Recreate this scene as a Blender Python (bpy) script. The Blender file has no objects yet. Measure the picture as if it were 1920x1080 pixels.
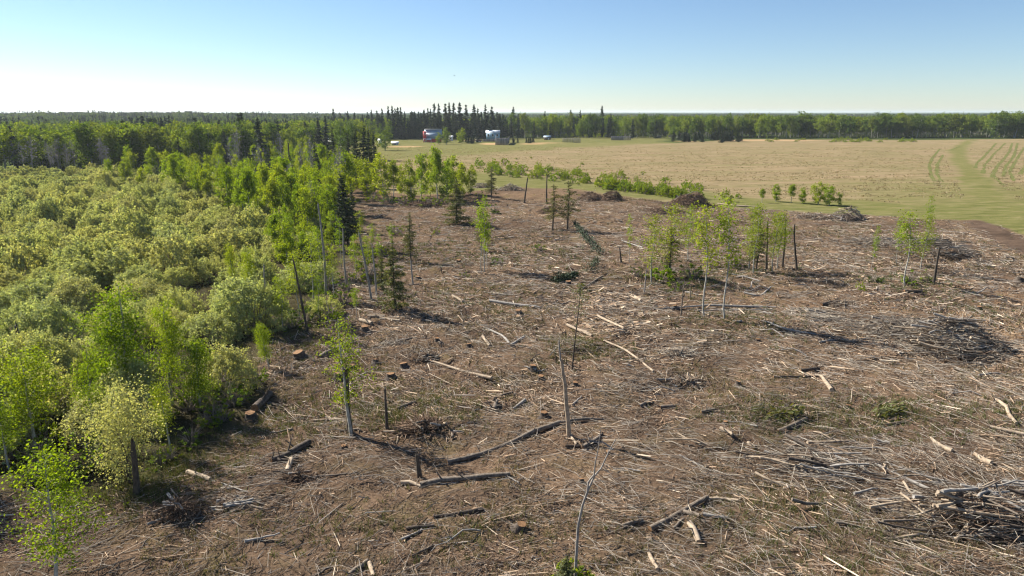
import bpy, math, random
import numpy as np
from mathutils import Vector

random.seed(7)
RNG = np.random.default_rng(7)
scene = bpy.context.scene
COL = scene.collection

# ------------------------------------------------------------------ camera, sky, sun, exposure
CAM_Z = 20.0
PITCH = math.radians(14.41)
F = 1280.0                                   # focal length in pixels of a 1920 px wide picture
cam_d = bpy.data.cameras.new('camera')
cam_d.sensor_width = 36.0
cam_d.lens = 36.0 * F / 1920.0
cam_d.clip_start = 0.5
cam_d.clip_end = 60000.0
cam = bpy.data.objects.new('camera', cam_d)
cam.location = (0, 0, CAM_Z)
cam.rotation_euler = (math.pi / 2 - PITCH, 0, 0)
COL.objects.link(cam)
scene.camera = cam

SUN_EL, SUN_AZ = math.radians(38.0), math.radians(-58.0)       # azimuth measured from +Y towards +X
sun_dir = Vector((math.sin(SUN_AZ) * math.cos(SUN_EL), math.cos(SUN_AZ) * math.cos(SUN_EL), math.sin(SUN_EL)))
world = bpy.data.worlds.new('World')
scene.world = world
world.use_nodes = True
wn = world.node_tree.nodes
wl = world.node_tree.links
wn.clear()
sky = wn.new('ShaderNodeTexSky')
sky.sky_type = 'NISHITA'
sky.sun_disc = False
sky.sun_elevation = SUN_EL
sky.sun_rotation = SUN_AZ
sky.altitude = 600
sky.air_density = 0.95
sky.dust_density = 0.2
sky.ozone_density = 4.6
bg = wn.new('ShaderNodeBackground')
bg.inputs['Strength'].default_value = 0.053
wo = wn.new('ShaderNodeOutputWorld')
wl.new(sky.outputs[0], bg.inputs[0])
wl.new(bg.outputs[0], wo.inputs[0])

sun_d = bpy.data.lights.new('sun', 'SUN')
sun_d.energy = 5.0
sun_d.angle = math.radians(0.55)
sun_d.color = (1.0, 0.93, 0.82)
sun = bpy.data.objects.new('sun', sun_d)
sun.rotation_euler = sun_dir.to_track_quat('Z', 'Y').to_euler()
sun.location = (-60, 40, 80)
COL.objects.link(sun)

vs = scene.view_settings
vs.view_transform = 'Standard'
vs.look = 'None'
vs.exposure = 1.33
vs.gamma = 1.0
vs.use_curve_mapping = False
scene.cycles.pixel_filter_type = 'BLACKMAN_HARRIS'
scene.cycles.filter_width = 1.2
scene.cycles.max_bounces = 6
scene.cycles.diffuse_bounces = 3
scene.cycles.transmission_bounces = 4
scene.cycles.transparent_max_bounces = 6
scene.cycles.volume_bounces = 1

# ------------------------------------------------------------------ noise and terrain
def _hash(ix, iy, seed):
    h = (ix.astype(np.int64) * 374761393 + iy.astype(np.int64) * 668265263 + seed * 982451653) & 0xFFFFFFFF
    h = ((h ^ (h >> 13)) * 1274126177) & 0xFFFFFFFF
    h = (h ^ (h >> 16)) & 0xFFFFFFFF
    return h / 4294967295.0

def vn(x, y, seed=0):
    """value noise, 0..1"""
    x = np.asarray(x, float); y = np.asarray(y, float)
    ix = np.floor(x); iy = np.floor(y)
    fx = x - ix; fy = y - iy
    fx = fx * fx * (3 - 2 * fx); fy = fy * fy * (3 - 2 * fy)
    a = _hash(ix, iy, seed); b = _hash(ix + 1, iy, seed)
    c = _hash(ix, iy + 1, seed); d = _hash(ix + 1, iy + 1, seed)
    return (a * (1 - fx) + b * fx) * (1 - fy) + (c * (1 - fx) + d * fx) * fy

def sstep(a, b, x):
    t = np.clip((np.asarray(x, float) - a) / (b - a), 0, 1)
    return t * t * (3 - 2 * t)

SP, CP = math.sin(PITCH), math.cos(PITCH)

def flat_at(px, py):
    """point of the level ground seen at picture position (px, py)"""
    vx, vy = (px - 960) / F, (540 - py) / F
    dy, dz = CP + vy * SP, -SP + vy * CP
    t = -CAM_Z / min(dz, -1e-4)
    return vx * t, dy * t

def world_poly(pts):
    return np.array([flat_at(*p) for p in pts])

def sdf(P, x, y):
    """signed distance to polygon, positive inside"""
    x = np.asarray(x, float); y = np.asarray(y, float)
    d2 = np.full(x.shape, 1e18); ins = np.zeros(x.shape, bool)
    n = len(P)
    for i in range(n):
        ax, ay = P[i]; bx, by = P[(i + 1) % n]
        ex, ey = bx - ax, by - ay
        t = np.clip(((x - ax) * ex + (y - ay) * ey) / (ex * ex + ey * ey + 1e-12), 0, 1)
        d2 = np.minimum(d2, (x - ax - t * ex) ** 2 + (y - ay - t * ey) ** 2)
        c = (ay > y) != (by > y)
        xi = ax + (y - ay) / (by - ay if abs(by - ay) > 1e-12 else 1e-12) * ex
        ins ^= c & (x < xi)
    return np.where(ins, 1, -1) * np.sqrt(d2)

def pdist(P, x, y):
    """distance to an open polyline"""
    d2 = np.full(np.shape(x), 1e18)
    for i in range(len(P) - 1):
        ax, ay = P[i]; bx, by = P[i + 1]
        ex, ey = bx - ax, by - ay
        t = np.clip(((x - ax) * ex + (y - ay) * ey) / (ex * ex + ey * ey + 1e-12), 0, 1)
        d2 = np.minimum(d2, (x - ax - t * ex) ** 2 + (y - ay - t * ey) ** 2)
    return np.sqrt(d2)

CLEAR = world_poly([(-500, 1300), (-500, 935), (0, 925), (160, 945), (285, 905), (400, 815), (480, 745), (505, 650), (585, 605),
                    (640, 525), (655, 425), (640, 372), (612, 330), (640, 318), (700, 352), (770, 366), (900, 356), (960, 350), (1080, 353), (1160, 366),
                    (1330, 386), (1600, 402), (1750, 412), (1840, 414), (1920, 440), (2120, 500), (2700, 900), (2700, 1300)])
STRIP = world_poly([(735, 330), (880, 320), (1000, 330), (1200, 346), (1450, 370), (1700, 380), (1920, 376), (2300, 372),
                    (2500, 520), (1920, 455), (1750, 420), (1330, 392), (1100, 358), (900, 362), (760, 372)])
FIELD = world_poly([(575, 302), (640, 271), (800, 268), (1000, 266), (1260, 268), (1395, 262), (2300, 260), (2600, 520), (1920, 440), (1330, 386),
                    (900, 360), (735, 372), (690, 340), (600, 330)])
YARD = world_poly([(585, 300), (640, 266), (800, 258), (1000, 258), (1250, 256), (1260, 268), (1150, 274), (1050, 280), (930, 288), (800, 296), (735, 300), (640, 310)])
ROAD = world_poly([(1800, 412), (1856, 416), (1925, 446), (2300, 570), (2300, 660), (1920, 486), (1850, 450)])
SWATH = np.array([flat_at(*p) for p in [(1822, 262), (1812, 268), (1795, 282), (1800, 300), (1818, 325), (1835, 350), (1850, 372), (1870, 400), (1920, 430)]])
WOODLINE = np.array([flat_at(*p) for p in [(-900, 340), (-200, 332), (140, 325), (330, 323), (470, 305), (560, 292), (600, 280), (640, 270), (800, 264), (1000, 262),
                                          (1260, 262), (1390, 260), (1500, 259), (2300, 257), (3500, 257)]])
_wl_x = WOODLINE[:, 0] / WOODLINE[:, 1]

def woodline_y(x, y):
    """distance along view of the wood's edge in direction of the point"""
    return np.interp(np.asarray(x) / np.maximum(np.asarray(y), 1.0), _wl_x, WOODLINE[:, 1])

def H(x, y):
    x = np.asarray(x, float); y = np.asarray(y, float)
    d = np.hypot(x, y)
    near = 1 - sstep(700, 1500, d)
    h = 0.9 * (vn(x / 62 + 3, y / 62, 1) - 0.5) * near
    h = h + 1.1 * (vn(x / 150 + 9, y / 120, 2) - 0.5) * sstep(120, 260, d) * near
    c = sstep(-2.0, 3.0, sdf(CLEAR, x, y)) * (d < 400)
    micro = 0.55 * (vn(x / 4.6, y / 4.0, 4) - 0.5) + 0.34 * (vn(x / 1.7, y / 1.5, 5) - 0.5) + 0.14 * (vn(x / .7, y / .7, 6) - 0.5)
    u_, v_ = x * .91 + y * .42, -x * .42 + y * .91
    micro = micro + .34 * (vn(u_ / 7, v_ / .8, 14) - .5) * vn(x / 12, y / 12, 15)     # ruts dragged by the machines
    h = h + micro * (0.35 + 0.65 * c) * (1 - sstep(140, 240, d))
    # low wooded rises far off
    h = h + 7.5 * np.exp(-(((x + 640) / 420) ** 2 + ((y - 1150) / 300) ** 2)) * 1.0
    h = h + 10.0 * vn(x / 2600 + 5, y / 3000 + 2, 8) * sstep(3000, 9000, d)
    return h

def at(px, py):
    x, y = flat_at(px, py)
    for _ in range(4):
        z = float(H(x, y))
        k = (CAM_Z - z) / CAM_Z
        x0, y0 = flat_at(px, py)
        x, y = x0 * k, y0 * k
    return x, y, float(H(x, y))

def height_for(x, y, z, top_py):
    """height a thing standing at (x, y, z) needs to reach picture row top_py"""
    k = (540 - top_py) / F
    dz = y * (k * CP - SP) / (CP + k * SP)
    return CAM_Z + dz - z

# ------------------------------------------------------------------ mesh helpers
class Buf:
    """collects quads and triangles with a material index and a colour per face"""
    def __init__(self):
        self.v = []; self.f = {3: [], 4: []}; self.c = {3: [], 4: []}; self.m = {3: [], 4: []}; self.n = 0
    def add(self, verts, faces, col=(1, 1, 1), mat=0):
        verts = np.asarray(verts, float).reshape(-1, 3); faces = np.asarray(faces, np.int64)
        if len(faces) == 0:
            return self
        k = faces.shape[1]
        self.v.append(verts); self.f[k].append(faces + self.n); self.n += len(verts)
        col = np.asarray(col, float)
        if col.ndim == 1:
            col = np.tile(col, (len(faces), 1))
        self.c[k].append(col); self.m[k].append(np.full(len(faces), mat, np.int32))
        return self
    def tube(self, pts, radii, sides=6, col=(1, 1, 1), mat=0, cap=True, cap_mat=None, cap_col=None):
        pts = np.asarray(pts, float); n = len(pts)
        radii = np.broadcast_to(np.asarray(radii, float), (n,))
        T = np.gradient(pts, axis=0); T /= np.linalg.norm(T, axis=1)[:, None] + 1e-9
        ref = np.array([0, 0, 1.0]) if abs(T[0][2]) < 0.9 else np.array([1.0, 0, 0])
        U = np.cross(T, ref); U /= np.linalg.norm(U, axis=1)[:, None] + 1e-9
        W = np.cross(T, U)
        a = np.arange(sides) * 2 * math.pi / sides
        ring = (U[:, None, :] * np.cos(a)[None, :, None] + W[:, None, :] * np.sin(a)[None, :, None]) * radii[:, None, None] + pts[:, None, :]
        i = np.arange(n - 1)[:, None] * sides; j = np.arange(sides)[None, :]; j2 = (j + 1) % sides
        q = np.stack([i + j, i + j2, i + sides + j2, i + sides + j], -1).reshape(-1, 4)
        self.add(ring.reshape(-1, 3), q, col, mat)
        if cap:
            for e in (0, n - 1):
                vv = np.vstack([ring[e], pts[e][None]])
                k = np.arange(sides); k2 = (k + 1) % sides
                t = np.stack([k, k2, np.full(sides, sides)], -1) if e else np.stack([k2, k, np.full(sides, sides)], -1)
                self.add(vv, t, col if cap_col is None else cap_col, mat if cap_mat is None else cap_mat)
        return self
    def box(self, x0, x1, y0, y1, z0, z1, col=(1, 1, 1), mat=0):
        v = [(x0, y0, z0), (x1, y0, z0), (x1, y1, z0), (x0, y1, z0), (x0, y0, z1), (x1, y0, z1), (x1, y1, z1), (x0, y1, z1)]
        self.add(v, [(0, 3, 2, 1), (4, 5, 6, 7), (0, 1, 5, 4), (1, 2, 6, 5), (2, 3, 7, 6), (3, 0, 4, 7)], col, mat)
        return self
    def leaves(self, pts, size, rng, aspect=0.62, col=None, mat=0, flat=0.0, axis=None, face=None, face_mix=.75):
        """one diamond leaf on every point, turned at random"""
        n = len(pts)
        if n == 0:
            return self
        u = rng.normal(size=(n, 3))
        if axis is not None:
            u = u * 0.45 + axis
        u[:, 2] *= (1 - flat)
        u /= np.linalg.norm(u, axis=1)[:, None] + 1e-9
        v0 = rng.normal(size=(n, 3))
        if face is not None:                     # blades turned roughly outward
            nn = face + rng.normal(size=(n, 3)) * face_mix; nn /= np.linalg.norm(nn, axis=1)[:, None] + 1e-9
            u = np.cross(nn, v0); u /= np.linalg.norm(u, axis=1)[:, None] + 1e-9; v0 = nn
        w = np.cross(u, v0); w /= np.linalg.norm(w, axis=1)[:, None] + 1e-9
        s = (np.asarray(size) * rng.uniform(0.65, 1.35, n))[:, None]
        p = np.asarray(pts)
        v = np.stack([p - u * s * .5, p + w * s * aspect * .5, p + u * s * .5, p - w * s * aspect * .5], 1).reshape(-1, 3)
        f = np.arange(4 * n).reshape(n, 4)
        if col is None:
            g = rng.uniform(0.72, 1.28, n)[:, None]
            col = np.hstack([g * rng.uniform(.92, 1.08, (n, 1)), g, g * rng.uniform(.85, 1.15, (n, 1))])
        self.add(v, f, col, mat)
        return self
    def mesh(self, name, mats, smooth=False):
        me = bpy.data.meshes.new(name)
        V = np.concatenate(self.v) if self.v else np.zeros((0, 3))
        me.vertices.add(len(V)); me.vertices.foreach_set('co', V.astype(np.float32).ravel())
        parts = []; starts = []; mi = []; cc = []; off = 0
        for k in (4, 3):
            if self.f[k]:
                fa = np.concatenate(self.f[k]); parts.append(fa.ravel())
                starts.append(off + np.arange(len(fa)) * k); off += fa.size
                mi.append(np.concatenate(self.m[k])); cc.append(np.concatenate(self.c[k]))
        loops = np.concatenate(parts); st = np.concatenate(starts)
        me.loops.add(len(loops)); me.loops.foreach_set('vertex_index', loops.astype(np.int32))
        me.polygons.add(len(st)); me.polygons.foreach_set('loop_start', st.astype(np.int32))
        me.polygons.foreach_set('material_index', np.concatenate(mi).astype(np.int32))
        if smooth:
            me.polygons.foreach_set('use_smooth', np.ones(len(st), bool))
        a = me.attributes.new('tint', 'FLOAT_COLOR', 'FACE')
        C = np.concatenate(cc); a.data.foreach_set('color', np.hstack([C, np.ones((len(C), 1))]).astype(np.float32).ravel())
        for m in (mats if isinstance(mats, (list, tuple)) else [mats]):
            me.materials.append(m)
        me.update(calc_edges=True)
        return me

def link(name, me, parent=None, **props):
    o = bpy.data.objects.new(name, me)
    COL.objects.link(o)
    if parent is not None:
        o.parent = parent
    for k, v in props.items():
        o[k] = v
    return o

def thing(name, label, cat, loc=(0, 0, 0), rz=0.0, scale=1.0, group=None, me=None, tilt=(0, 0)):
    """a top-level thing: an Empty at its base (or one mesh) carrying the four properties"""
    o = link(name, me)
    o.location = loc
    o.rotation_euler = (tilt[0], tilt[1], rz)
    o.scale = (scale,) * 3 if not hasattr(scale, '__len__') else scale
    o['label'] = label; o['category'] = cat
    if group:
        o['group'] = group
    if me is None:
        o.empty_display_size = 0.3
    return o

def copy_of(name, proto, *a, **k):
    """an individual built from a prototype {part name: mesh}; alike individuals share mesh data"""
    o = thing(name, *a, **k)
    for pn, me in proto.items():
        link(pn, me, o)
    return o

# ------------------------------------------------------------------ materials
def mat(name):
    m = bpy.data.materials.new(name)
    m.use_nodes = True
    nt = m.node_tree; nt.nodes.clear()
    return m, nt, nt.nodes, nt.links

def N(nodes, t, **kw):
    n = nodes.new(t)
    for k, v in kw.items():
        setattr(n, k, v)
    return n

def ramp(nodes, stops):
    r = nodes.new('ShaderNodeValToRGB')
    e = r.color_ramp.elements
    while len(e) < len(stops):
        e.new(0.5)
    for i, (p, c) in enumerate(stops):
        e[i].position = p; e[i].color = (*c, 1)
    return r

def noise(nodes, links, scale, detail=4, rough=.6, vec=None, dims='3D'):
    n = nodes.new('ShaderNodeTexNoise')
    n.noise_dimensions = dims
    n.inputs['Scale'].default_value = scale; n.inputs['Detail'].default_value = detail; n.inputs['Roughness'].default_value = rough
    if vec is not None:
        links.new(vec, n.inputs['Vector'])
    return n

def mixc(nodes, links, fac, a, b, mode='MIX'):
    n = nodes.new('ShaderNodeMix'); n.data_type = 'RGBA'; n.blend_type = mode
    for s, i in ((fac, 0), (a, 6), (b, 7)):
        if isinstance(s, (int, float)):
            n.inputs[i].default_value = s
        elif isinstance(s, tuple):
            n.inputs[i].default_value = (*s, 1)
        else:
            links.new(s, n.inputs[i])
    return n.outputs[2]

def leaf_mat(name, stops, trans=0.45, gloss=0.012, tcol=(1.2, 1.1, .36)):
    """leaves: each plant has its own hue, each leaf its own tint; light comes through the blade"""
    m, nt, nd, ln = mat(name)
    oi = nd.new('ShaderNodeObjectInfo')
    r = ramp(nd, stops); ln.new(oi.outputs['Random'], r.inputs[0])
    a = N(nd, 'ShaderNodeAttribute', attribute_name='tint')
    c = mixc(nd, ln, 1.0, r.outputs[0], a.outputs['Color'], 'MULTIPLY')
    d = nd.new('ShaderNodeBsdfDiffuse'); ln.new(c, d.inputs[0])
    t = nd.new('ShaderNodeBsdfTranslucent')
    ln.new(mixc(nd, ln, 1.0, c, tcol, 'MULTIPLY'), t.inputs[0])
    s = nd.new('ShaderNodeMixShader'); s.inputs[0].default_value = trans
    ln.new(d.outputs[0], s.inputs[1]); ln.new(t.outputs[0], s.inputs[2])
    g = nd.new('ShaderNodeBsdfGlossy'); g.inputs['Roughness'].default_value = 0.65; g.inputs[0].default_value = (.9, .95, .9, 1)
    s2 = nd.new('ShaderNodeMixShader'); s2.inputs[0].default_value = gloss
    ln.new(s.outputs[0], s2.inputs[1]); ln.new(g.outputs[0], s2.inputs[2])
    o = nd.new('ShaderNodeOutputMaterial'); ln.new(s2.outputs[0], o.inputs[0])
    return m

def wood_mat(name, c1, c2, scale=6.0, stretch=(1, 1, .25), rough=.85, tint=True):
    m, nt, nd, ln = mat(name)
    tc = nd.new('ShaderNodeTexCoord'); mp = nd.new('ShaderNodeMapping'); mp.inputs['Scale'].default_value = stretch
    ln.new(tc.outputs['Object'], mp.inputs[0])
    n = noise(nd, ln, scale, 5, .65, mp.outputs[0])
    r = ramp(nd, [(.32, c1), (.68, c2)]); ln.new(n.outputs[0], r.inputs[0])
    c = r.outputs[0]
    if tint:
        a = N(nd, 'ShaderNodeAttribute', attribute_name='tint')
        c = mixc(nd, ln, 1.0, c, a.outputs['Color'], 'MULTIPLY')
    b = nd.new('ShaderNodeBsdfPrincipled'); b.inputs['Roughness'].default_value = rough
    b.inputs['Specular IOR Level'].default_value = .2
    ln.new(c, b.inputs['Base Color'])
    bm = nd.new('ShaderNodeBump'); bm.inputs['Strength'].default_value = .6; bm.inputs['Distance'].default_value = .03
    ln.new(n.outputs[0], bm.inputs['Height']); ln.new(bm.outputs[0], b.inputs['Normal'])
    o = nd.new('ShaderNodeOutputMaterial'); ln.new(b.outputs[0], o.inputs[0])
    return m

def tint_mat(name, rough=.9):
    """bits of wood and straw whose colour is stored per piece"""
    m, nt, nd, ln = mat(name)
    a = N(nd, 'ShaderNodeAttribute', attribute_name='tint')
    d = nd.new('ShaderNodeBsdfDiffuse'); ln.new(a.outputs['Color'], d.inputs[0])
    o = nd.new('ShaderNodeOutputMaterial'); ln.new(d.outputs[0], o.inputs[0])
    return m

def paint_mat(name, c, rough=.55, metal=0.0, var=.12):
    m, nt, nd, ln = mat(name)
    n = noise(nd, ln, 1.3, 5, .6)
    tc = nd.new('ShaderNodeTexCoord'); ln.new(tc.outputs['Object'], n.inputs['Vector'])
    r = ramp(nd, [(.3, tuple(x * (1 - var) for x in c)), (.7, tuple(min(1, x * (1 + var)) for x in c))]); ln.new(n.outputs[0], r.inputs[0])
    b = nd.new('ShaderNodeBsdfPrincipled'); b.inputs['Roughness'].default_value = rough; b.inputs['Metallic'].default_value = metal
    ln.new(r.outputs[0], b.inputs['Base Color'])
    o = nd.new('ShaderNodeOutputMaterial'); ln.new(b.outputs[0], o.inputs[0])
    return m

M = {}
M['aspen_leaf'] = leaf_mat('aspen leaves', [(0, (.155, .240, .012)), (.4, (.195, .280, .014)), (.75, (.240, .300, .018)), (1, (.165, .225, .016))], trans=.58)
M['wood_leaf'] = leaf_mat('woodland leaves', [(0, (.055, .098, .013)), (.3, (.100, .160, .016)), (.55, (.145, .212, .018)), (.8, (.200, .262, .020)), (1, (.110, .140, .030))], trans=.45)
M['far_leaf'] = leaf_mat('far woodland leaves', [(0, (.050, .088, .022)), (.4, (.078, .124, .027)), (.75, (.105, .152, .032)), (1, (.062, .092, .030))], trans=.35)
M['willow_leaf'] = leaf_mat('willow leaves', [(0, (.365, .395, .170)), (.25, (.400, .415, .180)), (.5, (.340, .380, .180)), (.75, (.405, .405, .175)), (1, (.365, .365, .190))], trans=.50, gloss=.005, tcol=(1.10, 1.08, .52))
M['needle'] = leaf_mat('spruce needles', [(0, (.018, .034, .014)), (.5, (.026, .044, .016)), (1, (.032, .046, .018))], trans=.12, gloss=.03)
M['thin_needle'] = leaf_mat('thin yellowed needles', [(0, (.095, .110, .030)), (1, (.135, .130, .042))], trans=.35, gloss=.03)
M['grass_blade'] = leaf_mat('grass blades', [(0, (1, 1, 1)), (1, (1, 1, 1))], trans=.35, gloss=.02, tcol=(1.1, 1.05, .6))
M['aspen_bark'] = wood_mat('pale aspen bark', (.16, .15, .12), (.48, .47, .42), 4.0, (1, 1, .6))
M['dark_bark'] = wood_mat('dark bark', (.035, .028, .022), (.11, .09, .07), 9.0)
M['twig'] = wood_mat('grey brown twigs', (.13, .105, .085), (.27, .23, .19), 8.0)
M['bare_twig'] = wood_mat('grey leafless twigs', (.17, .15, .14), (.32, .30, .28), 8.0)
M['log_bark'] = wood_mat('weathered log bark', (.07, .056, .044), (.23, .19, .15), 5.0, (1, 1, 1))
M['dark_log'] = wood_mat('dark wet log bark', (.030, .024, .020), (.12, .095, .075), 5.0, (1, 1, 1))
M['pale_log'] = wood_mat('peeled pale wood', (.20, .15, .105), (.42, .34, .25), 4.0, (1, 1, 1))
M['grey_log'] = wood_mat('grey dry wood', (.16, .148, .132), (.34, .315, .285), 5.0, (1, 1, 1))
M['cut_wood'] = wood_mat('fresh cut wood', (.13, .068, .032), (.27, .155, .075), 9.0, (1, 1, 1))
M['bits'] = tint_mat('loose wood bits')
M['soil'] = wood_mat('dug soil', (.050, .036, .026), (.13, .095, .068), 3.0, (1, 1, 1), rough=.95)

# ------------------------------------------------------------------ ground: one sheet to the horizon
def axis(lo, hi, step, far, grow=1.16):
    a = list(np.arange(lo, hi, step)); s = step
    up = [a[-1]]
    while up[-1] < far:
        s *= grow; up.append(up[-1] + s)
    return a + up[1:]
_right = axis(0, 96, .42, 100, 1.0) 
def spread(a, b, s0, s1):
    out = [a]; 
    while out[-1] < b:
        t = (out[-1] - a) / (b - a); out.append(out[-1] + s0 + (s1 - s0) * t)
    return out
xr = list(np.arange(0, 92, .42)); xr += spread(xr[-1] + .5, 330, .5, 4)[0:]; xr += spread(xr[-1] + 5, 2000, 5, 90); xr += spread(xr[-1] + 100, 17000, 120, 1500)
xl = list(np.arange(.42, 66, .42)); xl += spread(xl[-1] + .5, 330, .5, 5); xl += spread(xl[-1] + 6, 2000, 6, 90); xl += spread(xl[-1] + 100, 17000, 120, 1500)
GX = np.array([-v for v in reversed(xl)] + xr)
ya = list(-np.array([120, 80, 50, 30, 15])) + spread(0, 20, 5, .5) + list(np.arange(20.6, 112, .42)); ya += spread(ya[-1] + .5, 420, .5, 2.6); ya += spread(ya[-1] + 3, 1500, 3, 60); ya += spread(ya[-1] + 80, 17000, 80, 1500)
GY = np.array(ya)
XX, YY = np.meshgrid(GX, GY)
ZZ = H(XX, YY)
ground_buf = Buf()
nx, ny = len(GX), len(GY)
ii = np.arange(ny - 1)[:, None] * nx; jj = np.arange(nx - 1)[None, :]
Q = np.stack([ii + jj, ii + jj + 1, ii + nx + jj + 1, ii + nx + jj], -1).reshape(-1, 4)
ground_buf.add(np.stack([XX, YY, ZZ], -1).reshape(-1, 3), Q)

def ground_material():
    m, nt, nd, ln = mat('ground cover')
    geo = nd.new('ShaderNodeNewGeometry')
    P = geo.outputs['Position']
    z1 = nd.new('ShaderNodeSeparateColor'); a1 = N(nd, 'ShaderNodeAttribute', attribute_name='zone'); ln.new(a1.outputs['Color'], z1.inputs[0])
    z2 = nd.new('ShaderNodeSeparateColor'); a2 = N(nd, 'ShaderNodeAttribute', attribute_name='zone_two'); ln.new(a2.outputs['Color'], z2.inputs[0])
    n_big = noise(nd, ln, .045, 4, .55, P); n_mid = noise(nd, ln, .32, 5, .62, P); n_fine = noise(nd, ln, 2.6, 6, .72, P); n_grit = noise(nd, ln, 11, 4, .75, P)
    mp = nd.new('ShaderNodeMapping'); mp.inputs['Scale'].default_value = (.25, 1.0, 1.0); ln.new(P, mp.inputs[0])
    n_str = noise(nd, ln, .10, 6, .66, mp.outputs[0]); n_str2 = noise(nd, ln, .55, 5, .7, mp.outputs[0])
    # forest floor and far land
    far = ramp(nd, [(.35, (.030, .045, .014)), (.65, (.060, .078, .026))]); ln.new(n_mid.outputs[0], far.inputs[0])
    # dry hay field with green showing through
    tan = ramp(nd, [(.30, (.135, .108, .062)), (.5, (.224, .168, .099)), (.70, (.305, .232, .145))]); ln.new(n_str2.outputs[0], tan.inputs[0])
    gr = ramp(nd, [(.3, (.085, .098, .030)), (.7, (.155, .152, .058))]); ln.new(n_fine.outputs[0], gr.inputs[0])
    gm = ramp(nd, [(.40, (0, 0, 0)), (.62, (1, 1, 1))]); ln.new(n_str.outputs[0], gm.inputs[0])
    gmm = nd.new('ShaderNodeMath'); gmm.operation = 'MULTIPLY'; gmm.inputs[1].default_value = .50; ln.new(gm.outputs[0], gmm.inputs[0])
    field = mixc(nd, ln, gmm.outputs[0], tan.outputs[0], gr.outputs[0])
    c = mixc(nd, ln, z2.outputs[1], far.outputs[0], field)
    # mown green strip, track and farm yard
    mown = ramp(nd, [(.28, (.080, .090, .028)), (.5, (.135, .134, .048)), (.72, (.205, .174, .090))]); ln.new(n_str2.outputs[0], mown.inputs[0])
    c = mixc(nd, ln, z1.outputs[1], c, mown.outputs[0])
    # swampy litter under the willows
    wet = ramp(nd, [(.3, (.028, .025, .015)), (.55, (.060, .052, .030)), (.75, (.080, .085, .030))]); ln.new(n_mid.outputs[0], wet.inputs[0])
    c = mixc(nd, ln, z1.outputs[2], c, wet.outputs[0])
    # churned litter of the cut-over ground
    lit = ramp(nd, [(.26, (.044, .028, .019)), (.43, (.107, .073, .049)), (.60, (.178, .127, .088)), (.80, (.275, .205, .147))])
    ad = nd.new('ShaderNodeMath'); ad.operation = 'MULTIPLY_ADD'; ad.inputs[1].default_value = .55; ad.inputs[2].default_value = .02
    ln.new(n_fine.outputs[0], ad.inputs[0])
    ad2 = nd.new('ShaderNodeMath'); ad2.operation = 'MULTIPLY_ADD'; ad2.inputs[1].default_value = .42; ln.new(n_grit.outputs[0], ad2.inputs[0]); ln.new(ad.outputs[0], ad2.inputs[2])
    ln.new(ad2.outputs[0], lit.inputs[0])
    olive = ramp(nd, [(.3, (.075, .072, .028)), (.7, (.165, .150, .062))]); ln.new(n_fine.outputs[0], olive.inputs[0])
    om = ramp(nd, [(.50, (0, 0, 0)), (.72, (.42, .42, .42))]); ln.new(n_mid.outputs[0], om.inputs[0])
    clear = mixc(nd, ln, om.outputs[0], lit.outputs[0], olive.outputs[0])
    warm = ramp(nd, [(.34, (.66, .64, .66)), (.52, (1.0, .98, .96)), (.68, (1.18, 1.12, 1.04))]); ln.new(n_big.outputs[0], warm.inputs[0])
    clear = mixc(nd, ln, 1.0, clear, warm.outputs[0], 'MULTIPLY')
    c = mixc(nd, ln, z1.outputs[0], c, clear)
    # bare dug earth
    road = ramp(nd, [(.3, (.066, .046, .034)), (.7, (.125, .088, .064))]); ln.new(n_str2.outputs[0], road.inputs[0])
    c = mixc(nd, ln, z2.outputs[0], c, road.outputs[0])
    sand = ramp(nd, [(.3, (.36, .22, .12)), (.7, (.50, .33, .19))]); ln.new(n_mid.outputs[0], sand.inputs[0])
    c = mixc(nd, ln, z2.outputs[2], c, sand.outputs[0])
    b = nd.new('ShaderNodeBsdfDiffuse'); ln.new(c, b.inputs[0])
    # relief: tussocks in the field, lumps in the cut-over ground
    hs = nd.new('ShaderNodeMath'); hs.operation = 'ADD'; ln.new(n_fine.outputs[0], hs.inputs[0]); ln.new(n_str2.outputs[0], hs.inputs[1])
    bm = nd.new('ShaderNodeBump'); bm.inputs['Strength'].default_value = .8; bm.inputs['Distance'].default_value = .22
    ln.new(hs.outputs[0], bm.inputs['Height'])
    bm2 = nd.new('ShaderNodeBump'); bm2.inputs['Strength'].default_value = .7; bm2.inputs['Distance'].default_value = .06
    ln.new(n_grit.outputs[0], bm2.inputs['Height']); ln.new(bm.outputs[0], bm2.inputs['Normal']); ln.new(bm2.outputs[0], b.inputs['Normal'])
    o = nd.new('ShaderNodeOutputMaterial'); ln.new(b.outputs[0], o.inputs[0])
    return m

ground_me = ground_buf.mesh('ground', ground_material(), smooth=True)
wob = 6 * (vn(XX / 9, YY / 9, 21) - .5) + 2.5 * (vn(XX / 2.3, YY / 2.3, 22) - .5)
near = (np.hypot(XX, YY) < 1100) & (YY > 5)
fwob = wob * np.clip(np.hypot(XX, YY) / 120, .4, 1.4)
cl = sstep(-1.2, 1.2, sdf(CLEAR, XX, YY) + wob * .6)
cl = np.maximum(cl, sstep(24, 20, YY) * sstep(-60, -30, XX) * (np.hypot(XX, YY) < 200))
st = sstep(-4, 6, sdf(STRIP, XX, YY) + fwob * 1.0)
fi = sstep(-2, 3, sdf(FIELD, XX, YY) + wob * .5)
ya_ = sstep(-8, 12, sdf(YARD, XX, YY) + fwob * 2)
sw = .95 * sstep(4.6, 2.0, pdist(SWATH, XX, YY) + wob * .55)
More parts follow.
